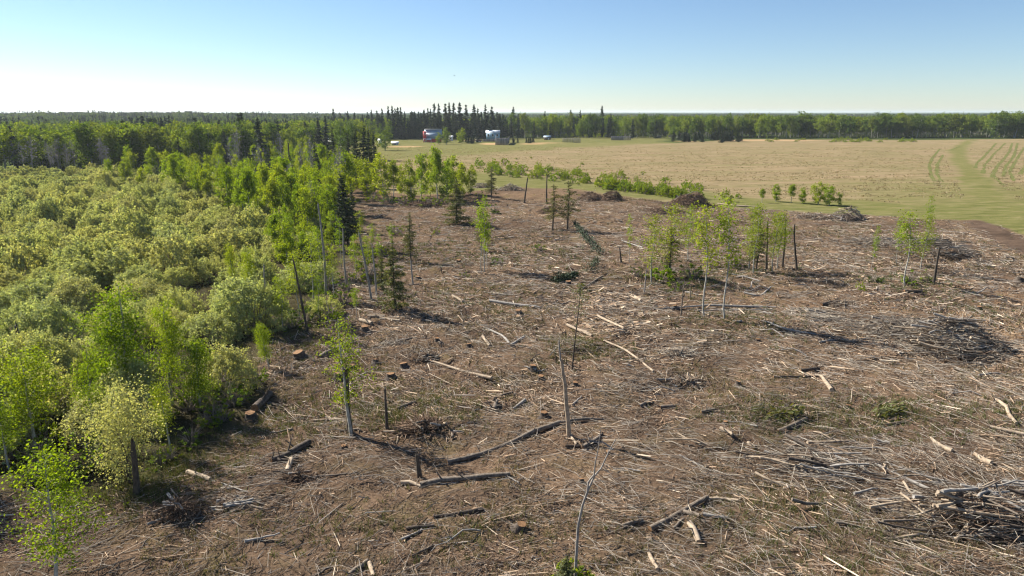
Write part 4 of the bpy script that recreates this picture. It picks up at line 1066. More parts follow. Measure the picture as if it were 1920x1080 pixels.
LOGS = [
 ([(838, 870), (890, 857), (950, 835), (1000, 812), (1050, 795)], 8, 10, 'log_bark', 'long grey log lying past the foot of the tall pale snag'),
 ([(1045, 797), (1085, 789), (1133, 788)], 9, 4, 'log_bark', 'forked end of the long grey log, right of the pale snag'),
 ([(787, 912), (830, 906), (880, 902), (957, 892)], 13, 9, 'log_bark', 'thick grey log with frayed left end below the dark stub'),
 ([(752, 908), (770, 908), (790, 914)], 9, 7, 'pale_log', 'frayed pale log end left of the thick grey log'),
 ([(1218, 998), (1245, 980), (1275, 962), (1300, 952), (1326, 937)], 11, 9, 'log_bark', 'crooked log rising to the right in the near foreground'),
 ([(1324, 938), (1350, 937), (1384, 941)], 7, 6, 'pale_log', 'short log continuing right from the crooked log'),
 ([(1282, 962), (1312, 970)], 9, 8, 'log_bark', 'short log stub beneath the crooked log'),
 ([(1318, 967), (1362, 974)], 8, 6, 'grey_log', 'grey log right of the stub beneath the crooked log'),
 ([(1292, 983), (1310, 1020)], 12, 12, 'pale_log', 'thick pale log pointing at the viewer below the crooked log'),
 ([(1262, 993), (1282, 975)], 6, 5, 'log_bark', 'thin stick leaning on the crooked log'),
 ([(1166, 988), (1205, 976)], 7, 6, 'log_bark', 'straight short log left of the crooked log'),
 ([(1213, 1010), (1250, 1030)], 8, 6, 'log_bark', 'short brown log below the crooked log'),
 ([(1217, 1040), (1233, 1070)], 8, 8, 'pale_log', 'pale log at the bottom edge below the brown log'),
 ([(352, 888), (395, 902)], 10, 9, 'pale_log', 'bright peeled log at the left edge of the clearing'),
 ([(394, 902), (430, 912), (470, 926)], 4, 2, 'grey_log', 'thin white branch running on from the bright peeled log'),
 ([(478, 770), (507, 742)], 14, 12, 'dark_log', 'thick dark log tipped up at the shaded left edge'),
 ([(508, 868), (540, 855), (580, 833)], 12, 13, 'dark_log', 'thick dark log by a dark root heap at left'),
 ([(512, 862), (535, 868), (560, 862)], 9, 6, 'dark_log', 'dark crossed log under the thick dark log'),
 ([(539, 886), (547, 864)], 9, 9, 'pale_log', 'short pale log end beside the thick dark log'),
 ([(812, 972), (860, 966), (905, 957)], 6, 9, 'dark_log', 'dark straight log lying below the thick grey log'),
 ([(762, 993), (815, 987)], 7, 6, 'dark_log', 'dark log lower left of the dark straight log'),
 ([(771, 1044), (812, 1025)], 3, 6, 'dark_log', 'thin dark slanting branch at the bottom'),
 ([(655, 1080), (690, 1054)], 9, 9, 'log_bark', 'pale-topped log cut by the bottom edge'),
 ([(693, 1058), (700, 1082)], 9, 8, 'pale_log', 'white splintered log beside the one at the bottom edge'),
 ([(918, 567), (960, 572), (1012, 580)], 7, 6, 'grey_log', 'long pale grey log lying in mid clearing behind the spruce pole'),
 ([(1063, 611), (1110, 632)], 6, 6, 'pale_log', 'bright peeled log behind the bare spruce pole'),
 ([(1132, 640), (1170, 657), (1225, 698)], 4, 4, 'pale_log', 'long thin pale pole slanting right in mid clearing'),
 ([(1120, 597), (1170, 620)], 5, 5, 'pale_log', 'pale pole parallel above the long thin pale pole'),
 ([(1540, 708), (1559, 734)], 7, 9, 'pale_log', 'short reddish log tilted up right of the center'),
 ([(1500, 697), (1535, 693)], 6, 7, 'dark_log', 'dark short log left of the short reddish log'),
 ([(1450, 708), (1535, 707)], 4, 4, 'dark_log', 'long dark branch beneath the dark short log'),
 ([(1350, 808), (1372, 830)], 8, 7, 'pale_log', 'bright pale log standing out right of the long grey log'),
 ([(1402, 832), (1415, 841)], 7, 6, 'pale_log', 'short bright log end right of the bright pale log'),
 ([(1271, 816), (1300, 828), (1322, 838)], 3.5, 3, 'pale_log', 'thin pale branch in front of the bright pale log'),
 ([(1274, 855), (1333, 885)], 4, 3.5, 'grey_log', 'long thin grey pole in the near middle'),
 ([(812, 684), (870, 697), (922, 717)], 4, 7, 'pale_log', 'long pale pole lying left of the tall pale snag'),
 ([(588, 790), (640, 789)], 5, 5, 'pale_log', 'pale straight log left of the dark snag'),
 ([(744, 768), (762, 760), (780, 757)], 4, 6, 'log_bark', 'pale bent log right of the dark snags'),
 ([(598, 674), (620, 662), (640, 654)], 8, 9, 'log_bark', 'curved grey log by the clearing\'s left edge'),
 ([(690, 595), (722, 595)], 6, 6, 'pale_log', 'pale log behind the lone thin aspen'),
 ([(712, 598), (750, 604)], 5, 5, 'pale_log', 'pale log overlapping another behind the lone thin aspen'),
 ([(675, 603), (697, 609)], 8, 8, 'pale_log', 'short thick log beside the lone thin aspen'),
 ([(1228, 580), (1330, 576), (1455, 577)], 2.5, 5, 'grey_log', 'very long straight white pole beyond the clearing middle'),
 ([(1300, 583), (1450, 581)], 2, 2.5, 'grey_log', 'thin grey pole just below the very long white pole'),
 ([(1372, 515), (1400, 520), (1424, 528)], 3, 3, 'grey_log', 'white bent branch before the right aspen cluster'),
 ([(1395, 555), (1425, 556), (1445, 542)], 4, 3, 'grey_log', 'pale bent branch near the broken thin stem'),
 ([(1422, 600), (1445, 610), (1470, 622), (1530, 628)], 3, 5, 'grey_log', 'white crooked branch right of the middle clearing'),
 ([(1745, 823), (1760, 838), (1785, 848)], 4, 11, 'pale_log', 'bright splintered log at right with frayed end'),
 ([(1826, 853), (1842, 865), (1858, 872)], 6, 13, 'pale_log', 'bright yellow splintered stump end at right'),
 ([(1855, 802), (1885, 810), (1925, 818)], 6, 8, 'pale_log', 'pale log running out of the right edge'),
 ([(1868, 748), (1885, 765), (1892, 785), (1905, 798)], 7, 6, 'pale_log', 'yellow crooked root limb at the right edge'),
 ([(1460, 860), (1480, 845), (1495, 835)], 9, 7, 'log_bark', 'brown log pointing up in the near right'),
 ([(1470, 880), (1495, 858)], 5, 4, 'log_bark', 'dark stick below the brown log in the near right'),
 ([(1458, 812), (1480, 802), (1512, 788)], 7, 9, 'log_bark', 'brown limb with roots beyond the near right brown log'),
 ([(1660, 800), (1710, 790)], 7, 6, 'dark_log', 'dark log in grass at right'),
 ([(1230, 712), (1270, 713), (1315, 715)], 3, 3, 'grey_log', 'straight grey pole before a dark pool of shade'),
 ([(1238, 765), (1262, 763)], 7, 6, 'log_bark', 'short grey log in the bare middle of the clearing'),
 ([(1198, 764), (1222, 752)], 6, 5, 'log_bark', 'short dark-edged log left of the short grey log'),
 ([(1314, 774), (1340, 769)], 6, 5, 'log_bark', 'small log right of the short grey log'),
 ([(1092, 842), (1125, 822)], 9, 8, 'log_bark', 'brown log near the foot of the tall pale snag'),
 ([(1060, 838), (1085, 843), (1130, 815)], 6, 5, 'dark_log', 'dark crossed branch near the foot of the tall pale snag'),
 ([(1070, 818), (1080, 836)], 5, 4, 'pale_log', 'pale splinter at the foot of the tall pale snag'),
 ([(962, 768), (985, 752)], 3, 8, 'grey_log', 'short tilted stub in the bare middle clearing'),
 ([(925, 770), (932, 754)], 9, 6, 'log_bark', 'brown tilted stub left in the bare middle clearing'),
 ([(905, 632), (918, 650)], 6, 5, 'pale_log', 'pale stick crossing a dark one near the olive-green spruce shadow'),
 ([(912, 616), (945, 632), (955, 645)], 3, 5, 'grey_log', 'pale branch bent down in mid clearing'),
 ([(958, 650), (983, 634)], 6, 4, 'grey_log', 'grey stick meeting the bent pale branch'),
 ([(848, 556), (868, 567)], 5, 5, 'pale_log', 'bright short log above the spruce shadow'),
 ([(1090, 545), (1130, 520)], 3, 3, 'log_bark', 'thin dark branch near the low green heap'),
 ([(1150, 550), (1175, 552), (1200, 565)], 3, 4, 'pale_log', 'bright pole on the pale wood-chip trail'),
 ([(1185, 556), (1202, 566)], 6, 6, 'pale_log', 'thick bright log on the pale wood-chip trail'),
 ([(1205, 465), (1165, 452)], 3, 2, 'grey_log', 'white pole left of the middle aspen cluster'),
 ([(1345, 383), (1380, 387), (1418, 389)], 3, 3, 'pale_log', 'long pale pole on the edge of the green strip'),
 ([(1540, 573), (1565, 568), (1600, 570)], 5, 6, 'dark_log', 'dark log near small twig heap at right'),
 ([(1695, 549), (1728, 548)], 6, 5, 'dark_log', 'dark curved log before the far right aspen group'),
]
for pix, w0, w1, m, lab in LOGS:
    log(pix, w0, w1, m, lab)

STUMPS = [(975, 992, 16, 'round orange-topped stump in the near foreground'), (634, 710, 15, 'orange stump left of the top of the dark snag'), (733, 709, 14, 'orange stump above the short dark snag'), (757, 690, 13, 'orange stump behind the short dark snag'), (703, 680, 9, 'small orange stump beside a white splinter'),
          (972, 589, 11, 'flat orange stump beneath the long pale grey log'), (999, 694, 12, 'brown stump left of the bare spruce pole'), (1015, 712, 10, 'low stump just left of the tall pale snag'), (1078, 722, 10, 'orange stump right of the tall pale snag'), (1019, 781, 13, 'orange stump in chips lower left of the tall pale snag'),
          (684, 618, 13, 'orange stump on the left edge of the clearing'), (563, 672, 18, 'wide orange upturned stump by the shaded left edge'), (470, 785, 17, 'dark stump in the shaded corner'), (860, 492, 8, 'orange-topped stump near three pale poles'), (783, 523, 9, 'orange stump at the foot of the thin columnar spruce'), (1265, 578, 8, 'orange stump beyond the clearing middle'),
          (1505, 585, 8, 'bright orange stump by the twig heap at right'), (1835, 582, 8, 'small yellow stump near the dirt road'), (645, 840, 9, 'small orange stump lower left of the dark snag'), (1910, 528, 13, 'dark upturned root stump at the right edge'), (1065, 535, 10, 'stump beside the low green heap'), (880, 650, 8, 'small stump in the middle of the clearing'), (1090, 905, 9, 'small brown stump by the forked sapling'), (660, 690, 10, 'stump by the lone thin aspen'),
          (1384, 722, 9, 'small orange stump beyond the dark pool of shade'), (1360, 795, 8, 'stump near the bright pale log'), (1590, 765, 8, 'small stump near green grass at right'), (1420, 640, 8, 'low stump right of the clearing middle'), (820, 640, 8, 'low stump below the spruce shadow'), (1140, 850, 8, 'low stump beside the top of the forked sapling')]
def stump(px, py, w, lab):
    rng = np.random.default_rng(int(px * 3 + py))
    x, y, z = at(px, py); dep = y * CP + SP * CAM_Z
    r = w / F * dep * .5; h = r * rng.uniform(1.1, 1.8)
    o = thing('stump', lab, 'stump', (x, y, z), rng.uniform(0, 6.28), group='stumps left in the clearing', tilt=(rng.normal() * .12, rng.normal() * .12))
    b = Buf(); n = 10; a = np.arange(n) * 6.2832 / n
    flare = rng.uniform(.9, 1.25, n)
    rings = []
    for t, f in ((-.25, 1.75), (.12, 1.35), (.5, 1.08), (1, 1.0)):
        k = f * (1 + (flare - 1) * (1.5 - t))
        rings.append(np.column_stack([np.cos(a) * r * k, np.sin(a) * r * k, np.full(n, h * t) + (rng.uniform(-.1, .1, n) * h if t == 1 else 0)]))
    for p, q in zip(rings[:-1], rings[1:]):
        i = np.arange(n); b.add(np.vstack([p, q]), np.stack([i, (i + 1) % n, n + (i + 1) % n, n + i], 1))
    link('bark', b.mesh('bark', M['dark_log']), o)
    c = Buf(); top = rings[-1] + (0, 0, .002); i = np.arange(n)
    c.add(np.vstack([top, [[0, 0, h]]]), np.stack([i, (i + 1) % n, np.full(n, n)], 1))
    link('cut_face', c.mesh('cut_face', M['cut_wood']), o)
    return o
for s in STUMPS:
    stump(*s)

# loose limbs: 150 individuals scattered where the machines left them
R4 = np.random.default_rng(77)
INNER = world_poly([(330, 960), (520, 820), (560, 700), (640, 600), (690, 440), (720, 390), (900, 375), (1300, 400), (1700, 425), (1850, 460), (2050, 560), (2300, 900), (2200, 1120), (300, 1120)])
def limb_mesh(L, r, seed, m, forked=True):
    rng = np.random.default_rng(seed)
    p = bent((-L / 2, 0, r), (L / 2, 0, r * 1.2), 7, .045 * L, rng); p[:, 2] = np.maximum(p[:, 2], r * .5) * .8
    b = Buf().tube(p, r * np.linspace(1.1, .35, 7) * rng.uniform(.9, 1.1, 7), 6)
    if forked:
        for _ in range(rng.integers(1, 4)):
            i = rng.integers(2, 6); q = p[i]
            e = q + np.array([rng.uniform(.1, .3) * L, rng.normal() * .16 * L, abs(rng.normal()) * .08 * L + .02])
            b.tube(bent(q, e, 4, .02 * L, rng), r * .45 * np.linspace(1, .3, 4), 4)
    return b.mesh('branch', M[m])
KINDS_ = [('grey', 'grey_log'), ('pale', 'pale_log'), ('brown', 'log_bark'), ('dark', 'dark_log')]
limbs = {n: [limb_mesh(L, r, 300 + 17 * i + j, m, f) for j, (L, r, f) in enumerate([(1.4, .07, False), (2.2, .06, True), (3.2, .055, True), (.9, .09, False), (1.8, .05, True)])] for i, (n, m) in enumerate(KINDS_)}
bp = scatter(INNER, 4.9, R4, world_pts=True)
R4.shuffle(bp)
for i, (x, y) in enumerate(bp[:280]):
    n = ['grey', 'pale', 'brown', 'dark', 'pale', 'grey'][R4.integers(6)]; v = R4.integers(5)
    z = float(H(x, y)); ang = R4.normal() * .7 + (.35 if x < 5 else -.25) + (math.pi if R4.uniform() < .5 else 0)
    size = ['short stout', 'forked', 'long forked', 'short thick', 'slender forked'][v]
    where = 'near the viewer' if y < 42 else 'in the middle of the clearing' if y < 75 else 'in the back of the clearing'
    thing('branch', f'{size} {n} branch lying loose on brown litter {where}', 'branch', (x, y, z + .03), ang, R4.uniform(.7, 1.25), 'branches scattered over the clearing', me=limbs[n][v])

# ------------------------------------------------------------------ brush heaps
def heap(px, py, wpx, hpx, lab, palette, n_br=26, n_tw=900, name='brush_pile', align=None, L=1.0, depth=.6, core=True):
    rng = np.random.default_rng(int(px + py * 3))
    x, y, z = at(px, py); dep = y * CP + SP * CAM_Z
    a = wpx / F * dep * .5; h = height_for(x, y, z, py - hpx) ; b_ = a * depth
    o = thing(name, lab, 'brush pile', (x, y + b_ * .4, z), 0, group='brush heaps of the clearing')
    def surf(n, k=1.0):
        r = np.sqrt(rng.uniform(0, 1, n)) * rng.choice([1, 1, 1, 1.3], n) if core else np.abs(rng.normal(size=n)) * .62
        t = rng.uniform(0, 6.283, n)
        r = r * (.8 + .5 * vn(np.cos(t) * 1.6 + px, np.sin(t) * 1.6 + py, 12))
        zz = h * np.maximum(.03, 1 - r ** 1.7) * k * (.75 + .5 * vn(np.cos(t) * r * 2.2 + px, np.sin(t) * r * 2.2 + py, 9))
        return np.column_stack([np.cos(t) * r * a, np.sin(t) * r * b_, zz])
    if core:
        g = 18; c = Buf(); rr_ = np.linspace(0, 1, 8); tt = np.arange(g) * 6.283 / g
        R_, T_ = np.meshgrid(rr_, tt, indexing='ij')
        zz = h * .62 * (1 - R_ ** 1.7) * (.6 + .7 * vn(np.cos(T_) * R_ * 2.2 + px, np.sin(T_) * R_ * 2.2 + py, 9)) - .25 * R_
        i = np.arange(7)[:, None] * g; j = np.arange(g)[None]
        c.add(np.stack([np.cos(T_) * R_ * a * .93, np.sin(T_) * R_ * b_ * .93, zz], -1).reshape(-1, 3), np.stack([i + j, i + g + j, i + g + (j + 1) % g, i + (j + 1) % g], -1).reshape(-1, 4))
        link('heaped_soil', c.mesh('heaped_soil', M['soil']), o)
    pal = np.array(palette)
    tw = Buf(); P = surf(n_tw, 1.02)
    for q in P:
        d = rng.normal(size=3) * np.array([1, .8, .35])
        if align is not None:
            d = d * .45 + np.array([math.cos(align), math.sin(align), -.1]) * rng.choice([-1, 1])
        d /= np.linalg.norm(d); l_ = L * rng.uniform(.35, 1.5) * (.5 + .25 * a ** .5) * .5
        mid = q + rng.normal(size=3) * .06 * l_
        e0, e1 = q - d * l_, q + d * l_; e0[2] = max(e0[2], 0.02); e1[2] = max(e1[2], .02)
        if rng.uniform() < .6:
            e2 = mid + (e1 - mid) * rng.uniform(.4, .8) + rng.normal(size=3) * np.array([.28, .28, .14]) * l_; e2[2] = max(e2[2], .02)
            tw.tube([mid, e2], np.array([.018, .006]) * (dep / 60) ** .5, 3, pal[rng.integers(len(pal))], cap=False)
        tw.tube([e0, mid, e1], np.array([.028, .024, .012]) * rng.uniform(.6, 1.3) * (dep / 60) ** .5, 3, pal[rng.integers(len(pal))] * rng.uniform(.7, 1.3), cap=False)
    t_ = link('twigs', tw.mesh('twigs', M['bits']), o, kind='stuff')
    for q in surf(n_br, 1.15):
        d = rng.normal(size=3) * np.array([1, .8, .3])
        if align is not None:
            d = d * .4 + np.array([math.cos(align), math.sin(align), -.05])
        d /= np.linalg.norm(d); l_ = L * rng.uniform(.7, 1.9) * (.5 + .3 * a ** .5) * .6; r = rng.uniform(.04, .10)
        e0, e1 = q - d * l_, q + d * l_; e0[2] = max(e0[2], .05); e1[2] = max(e1[2], .05)
        link('branch', Buf().tube(bent(e0, e1, 5, .05 * l_, rng), r * np.linspace(1.1, .6, 5), 6).mesh('branch', M[['log_bark', 'grey_log', 'pale_log', 'dark_log'][rng.integers(4)] if pal.mean() < .34 and rng.uniform() < .6 else ['grey_log', 'grey_log', 'pale_log', 'log_bark'][rng.integers(4)]]), o)
    return o
BR = [(.15, .10, .072), (.21, .145, .10), (.10, .07, .05), (.27, .20, .145)]
GR = [(.36, .32, .265), (.26, .225, .185), (.42, .38, .315), (.17, .13, .10), (.32, .25, .18)]
MX = BR + GR
heap(1296, 387, 74, 25, 'large brown brush heap with steep right side before the green strip', BR, 16, 1500, depth=.9)
heap(1250, 398, 66, 8, 'low brown tail of brush left of the large heap', BR, 10, 700)
heap(1148, 376, 44, 16, 'dark brown brush heap, right one of two before the bush row', BR, 8, 700, depth=.9)
heap(1110, 378, 54, 17, 'reddish brush heap, left one of two before the bush row', BR, 8, 700, depth=.8)
heap(1592, 415, 74, 21, 'heap of grey roots and log ends at the back right', [(.16, .13, .11), (.25, .22, .19), (.09, .07, .06), (.33, .28, .23)], 46, 500)
heap(1530, 412, 84, 9, 'low dark spread of roots left of the root heap', MX, 18, 500)
heap(957, 357, 50, 9, 'small heap of grey logs behind the olive spruce', GR, 22, 260)
heap(905, 352, 40, 8, 'grey brush beside the small heap of grey logs', GR, 8, 250)
heap(1765, 480, 150, 24, 'grey branch heap at right behind the leaning snag', GR, 70, 900, align=.15, depth=.9, L=1.6, core=False)
heap(1660, 462, 170, 7, 'flat spread of grey twigs behind the far right aspen group', GR, 8, 1000, align=.1, core=False, depth=.7)
heap(1812, 668, 210, 40, 'large grey and brown brush heap at the right', GR + GR + BR[:1], 60, 1800, align=-.1, depth=.95, L=1.7, core=False)
heap(1850, 664, 110, 34, 'dark rooty end of the large right brush heap', BR + GR[:2], 30, 500, depth=.8, L=1.1)
heap(1720, 640, 300, 14, 'wide fan of grey twigs spilling left from the large right heap', GR, 22, 2300, align=.05, core=False, depth=.8)
heap(1540, 600, 150, 8, 'flat scatter of grey twigs right of the very long white pole', GR, 8, 600, align=-.35, core=False, depth=.8)
heap(1580, 575, 60, 7, 'small dark twig heap right of the long white pole', MX, 5, 300)
heap(1030, 398, 36, 8, 'small dark root heap between thin spruces', BR, 8, 300)
heap(800, 672, 60, 6, 'small dark twig heap behind the short snag', MX, 3, 260, core=False)
heap(740, 650, 70, 8, 'grey twig scatter by the lone thin aspen', GR, 3, 300, core=False)
heap(795, 812, 130, 14, 'dark brush and roots right of the short snag', BR, 8, 700, core=False)
heap(330, 975, 90, 22, 'dark root heap below the thick broken trunk', BR, 8, 600, core=False)
heap(440, 955, 120, 10, 'scatter of dark sticks below the bright peeled log', MX, 8, 500, align=.2, core=False)
heap(1280, 668, 90, 6, 'low sticks on the edge of mid clearing', GR, 3, 300, core=False)
heap(1290, 722, 80, 8, 'grey twig heap over a dark hollow', MX, 5, 400, core=False)
heap(620, 335, 46, 12, 'brown earth and brush heap at the end of the aspen belt', BR, 5, 300)
heap(790, 388, 130, 8, 'dark brush along the foot of the back row of aspens', BR, 8, 500, core=False)
heap(1560, 905, 420, 12, 'wide scatter of grey sticks in the near right', GR + BR[1:2], 26, 800, align=-.25, core=False, L=1.3)
heap(1850, 1000, 300, 42, 'big log and brush heap cut by the right edge', GR + BR[:3], 44, 1300, align=.02, depth=.7, L=1.6, core=False)
heap(560, 900, 60, 8, 'dark roots beneath the thick dark log', BR, 4, 240, core=False)
G12 = 'logs of the heap at the lower right'
for pix, w0, w1, m, lab in [([(1628, 940), (1690, 948), (1755, 967)], 5, 9, 'pale_log', 'upper pale log on the left of the lower right heap'), ([(1635, 955), (1710, 964), (1790, 970)], 5, 9, 'pale_log', 'second pale log on the left of the lower right heap'), ([(1730, 950), (1790, 948), (1862, 940)], 9, 9, 'log_bark', 'thick orange-brown log across the lower right heap'),
                          ([(1700, 966), (1780, 956), (1850, 951), (1935, 949)], 4, 11, 'log_bark', 'long dark log crossing the lower right heap to the edge'), ([(1675, 975), (1740, 971), (1815, 972)], 5, 8, 'dark_log', 'dark log under the lower right heap'), ([(1790, 1018), (1815, 992), (1838, 960), (1858, 932)], 7, 11, 'pale_log', 'gnarled pink root standing in the lower right heap'),
                          ([(1810, 1000), (1860, 1004), (1930, 1016)], 7, 11, 'pale_log', 'pale log at the bottom of the lower right heap'), ([(1694, 905), (1712, 935), (1740, 956)], 5, 5, 'pale_log', 'thin pale stick leaning in the lower right heap'), ([(1493, 820), (1550, 838), (1612, 862)], 3, 5, 'grey_log', 'long grey pole slanting toward the lower right heap'), ([(1612, 857), (1660, 880), (1700, 897), (1745, 925)], 5, 7, 'grey_log', 'thick grey pole slanting down to the lower right heap'),
                          ([(1660, 868), (1720, 890), (1775, 905)], 3, 4, 'grey_log', 'grey pole beside the thick slanting pole'), ([(1545, 905), (1650, 900), (1760, 908), (1925, 914)], 2.5, 3.5, 'grey_log', 'very long thin pole running right above the heap'), ([(1690, 932), (1790, 924), (1925, 922)], 3, 4, 'grey_log', 'thin pole just above the lower right heap')]:
    log(pix, w0, w1, m, lab, group=G12)
# green conifer tops left on the ground
def conifer_top(px0, py0, px1, py1, h, lab, n=900, mat_='needle'):
    rng = np.random.default_rng(int(px0)); A = np.array(at(px0, py0)); B = np.array(at(px1, py1)); B[2] += h
    o = thing('conifer_top', lab, 'felled conifer', tuple(A), 0, group='felled conifers on the ground')
    D = B - A
    link('trunk', Buf().tube([(0, 0, .1), D * .5 + (0, 0, .2), D], [.09, .06, .02], 6).mesh('trunk', M['dark_bark']), o)
    t = rng.uniform(.02, 1, n)[:, None]
    wd = (1.25 - .8 * t)
    q = D * t + rng.normal(size=(n, 3)) * wd * np.array([.42, .42, .36]); q[:, 2] = np.abs(q[:, 2] + .1)
    link('crown', Buf().leaves(q, .34, rng, .4, axis=np.tile(D / np.linalg.norm(D), (n, 1))).mesh('crown', M[mat_]), o)
conifer_top(1128, 478, 1076, 432, 1.4, 'dark green felled spruce tilted up in the back of the clearing', 1500)
conifer_top(1040, 528, 1082, 524, .6, 'low dark green spruce heap on the ground in mid clearing', 900)
conifer_top(1106, 512, 1120, 498, .8, 'small green spruce tip right of the low green heap', 300)
conifer_top(1440, 785, 1500, 780, .25, 'flat green branch litter in near right', 200, 'thin_needle')
conifer_top(1640, 780, 1690, 775, .25, 'olive branch litter under the right heap', 260, 'thin_needle')
# bright small spruce at the bottom edge
tree_at(P_SPRUCE_THIN, 0, 1062, 1120, 1042, 'small bright green conifer cut by the bottom edge at the forked sapling', 'young conifer', 'young_conifer', None, 1.6)

# ------------------------------------------------------------------ loose litter: chips, twigs, grass
R5 = np.random.default_rng(13)
def clear_points(n, ref, edge=.6, ymin=19, ymax=165):
    out = []
    tot = 0
    while tot < n:
        y = R5.uniform(ymin, ymax, 200000); x = R5.uniform(-1, 1, 200000) * (.82 * y + 8)
        k = R5.uniform(0, 1, 200000) < np.minimum(1, ref / y) * (np.abs(x) + 10) * 0 + np.minimum(1, ref / y) ** .9
        x, y = x[k], y[k]
        s = sdf(CLEAR, x, y) + 6 * (vn(x / 9, y / 9, 21) - .5) * .6
        s = np.maximum(s, np.where(y < 22, 2, -9))
        ro_ = sdf(ROAD, x, y)
        k = (s > edge * R5.uniform(-1.5, 1.5, len(x))) & (ro_ < R5.uniform(-1, 2, len(x)))
        out.append(np.column_stack([x[k], y[k]])); tot += int(k.sum())
    return np.concatenate(out)[:n]
PAL = np.array([(.38, .29, .205), (.29, .21, .145), (.205, .14, .095), (.13, .088, .062), (.06, .043, .032), (.25, .22, .19), (.50, .42, .32)])
PW = np.array([.10, .20, .27, .20, .11, .09, .03])
def drift(x, y):
    """direction in which the machine dragged the litter"""
    return 3.0 * (vn(x / 16, y / 16, 70) - .5) + 1.6 * (vn(x / 5, y / 5, 71) - .5)
def chips(n, lmin, lmax, wid, ref, lift=.02, pw=PW, tilt=.25, pts=None, pal=PAL, spread_=.75):
    P = clear_points(n, ref) if pts is None else pts; n = len(P)
    x, y = P[:, 0], P[:, 1]
    keep = R5.uniform(0, 1, n) < .08 + 1.5 * vn(x / 2.6, y / 2.6, 72) * (0.15 + vn(x / 9, y / 9, 73) ** 1.3)
    x, y = x[keep], y[keep]; n = len(x)
    a = drift(x, y) + R5.normal(size=n) * spread_
    L = np.exp(R5.uniform(math.log(lmin), math.log(lmax), n)); W = L * 0 + wid * R5.uniform(.5, 1.6, n) * np.clip(y / 45, .8, 1.6)
    tz = R5.normal(size=n) * tilt
    z = H(x, y) + lift + np.abs(tz) * L * .35
    d = np.column_stack([np.cos(a) * np.cos(tz), np.sin(a) * np.cos(tz), np.sin(tz)]) * L[:, None] * .5
    roll = R5.normal(size=n) * .5
    s = np.column_stack([-np.sin(a) * np.cos(roll), np.cos(a) * np.cos(roll), np.sin(roll)]) * W[:, None] * .5
    c = np.column_stack([x, y, z]); up = np.zeros((n, 3)); up[:, 2] = W * .55
    # a sliver with a ridge: two sloping faces, real thickness
    v = np.stack([c - d - s, c + d * .9 - s * .6, c + d + up, c - d * .85 + up, c - d + s, c + d * .9 + s * .6], 1).reshape(-1, 3)
    i = np.arange(n)[:, None] * 6
    q = np.concatenate([i + np.array([[0, 1, 2, 3]]), i + np.array([[3, 2, 5, 4]])])
    col = pal[R5.choice(len(pal), n, p=pw / pw.sum())] * R5.uniform(.75, 1.25, (n, 1))
    return Buf().add(v, q, np.concatenate([col, col]))
link('wood_chips', chips(330000, .07, .30, .038, 55).mesh('wood_chips', M['bits']), kind='stuff', label='wood chips and bark bits covering the cut-over ground')
link('long_sticks', chips(3800, .8, 2.6, .06, 55, .05, np.array([.25, .22, .12, .06, .02, .18, .15]), tilt=.1, spread_=.6).mesh('long_sticks', M['bits']), kind='stuff', label='long thin sticks strewn over the cut-over ground')
link('wood_splinters', chips(30000, .22, .95, .05, 50, .03, np.array([.17, .2, .2, .13, .08, .17, .05])).mesh('wood_splinters', M['bits']), kind='stuff', label='splinters and short sticks strewn over the cut-over ground')
# trails of fresh pale wood
tp = []
for px, py, rx, ry, n in [(1150, 540, 3.5, 7, 420), (1190, 570, 4, 7, 520), (1230, 600, 4, 6, 360), (1270, 630, 3, 5, 200), (1120, 620, 4, 5, 240), (880, 610, 4, 5, 160), (1400, 830, 5, 4, 320), (1310, 930, 3, 2, 200), (1330, 1045, 4, 2, 160), (1720, 520, 6, 8, 300), (1830, 540, 6, 10, 300), (1580, 510, 5, 8, 240), (1420, 480, 6, 10, 260),
                          (800, 385, 10, 9, 320), (1180, 400, 12, 10, 420), (1050, 420, 14, 10, 320), (1480, 395, 14, 6, 360), (700, 880, 3, 2, 120), (1130, 660, 4, 5, 200), (1260, 545, 3, 5, 160), (1010, 600, 6, 6, 160)]:
    x, y, z = at(px, py); tp.append(np.column_stack([x + R5.normal(size=n) * rx, y + R5.normal(size=n) * ry]))
tp = np.concatenate(tp); tp = tp[sdf(CLEAR, tp[:, 0], tp[:, 1]) > .5]
link('pale_splinters', chips(0, .2, 1.0, .075, 1, .04, np.array([.25, .34, .22, 0, 0, .09, .10]), pts=tp).mesh('pale_splinters', M['bits']), kind='stuff', label='fresh pale splinters in trails across the clearing')

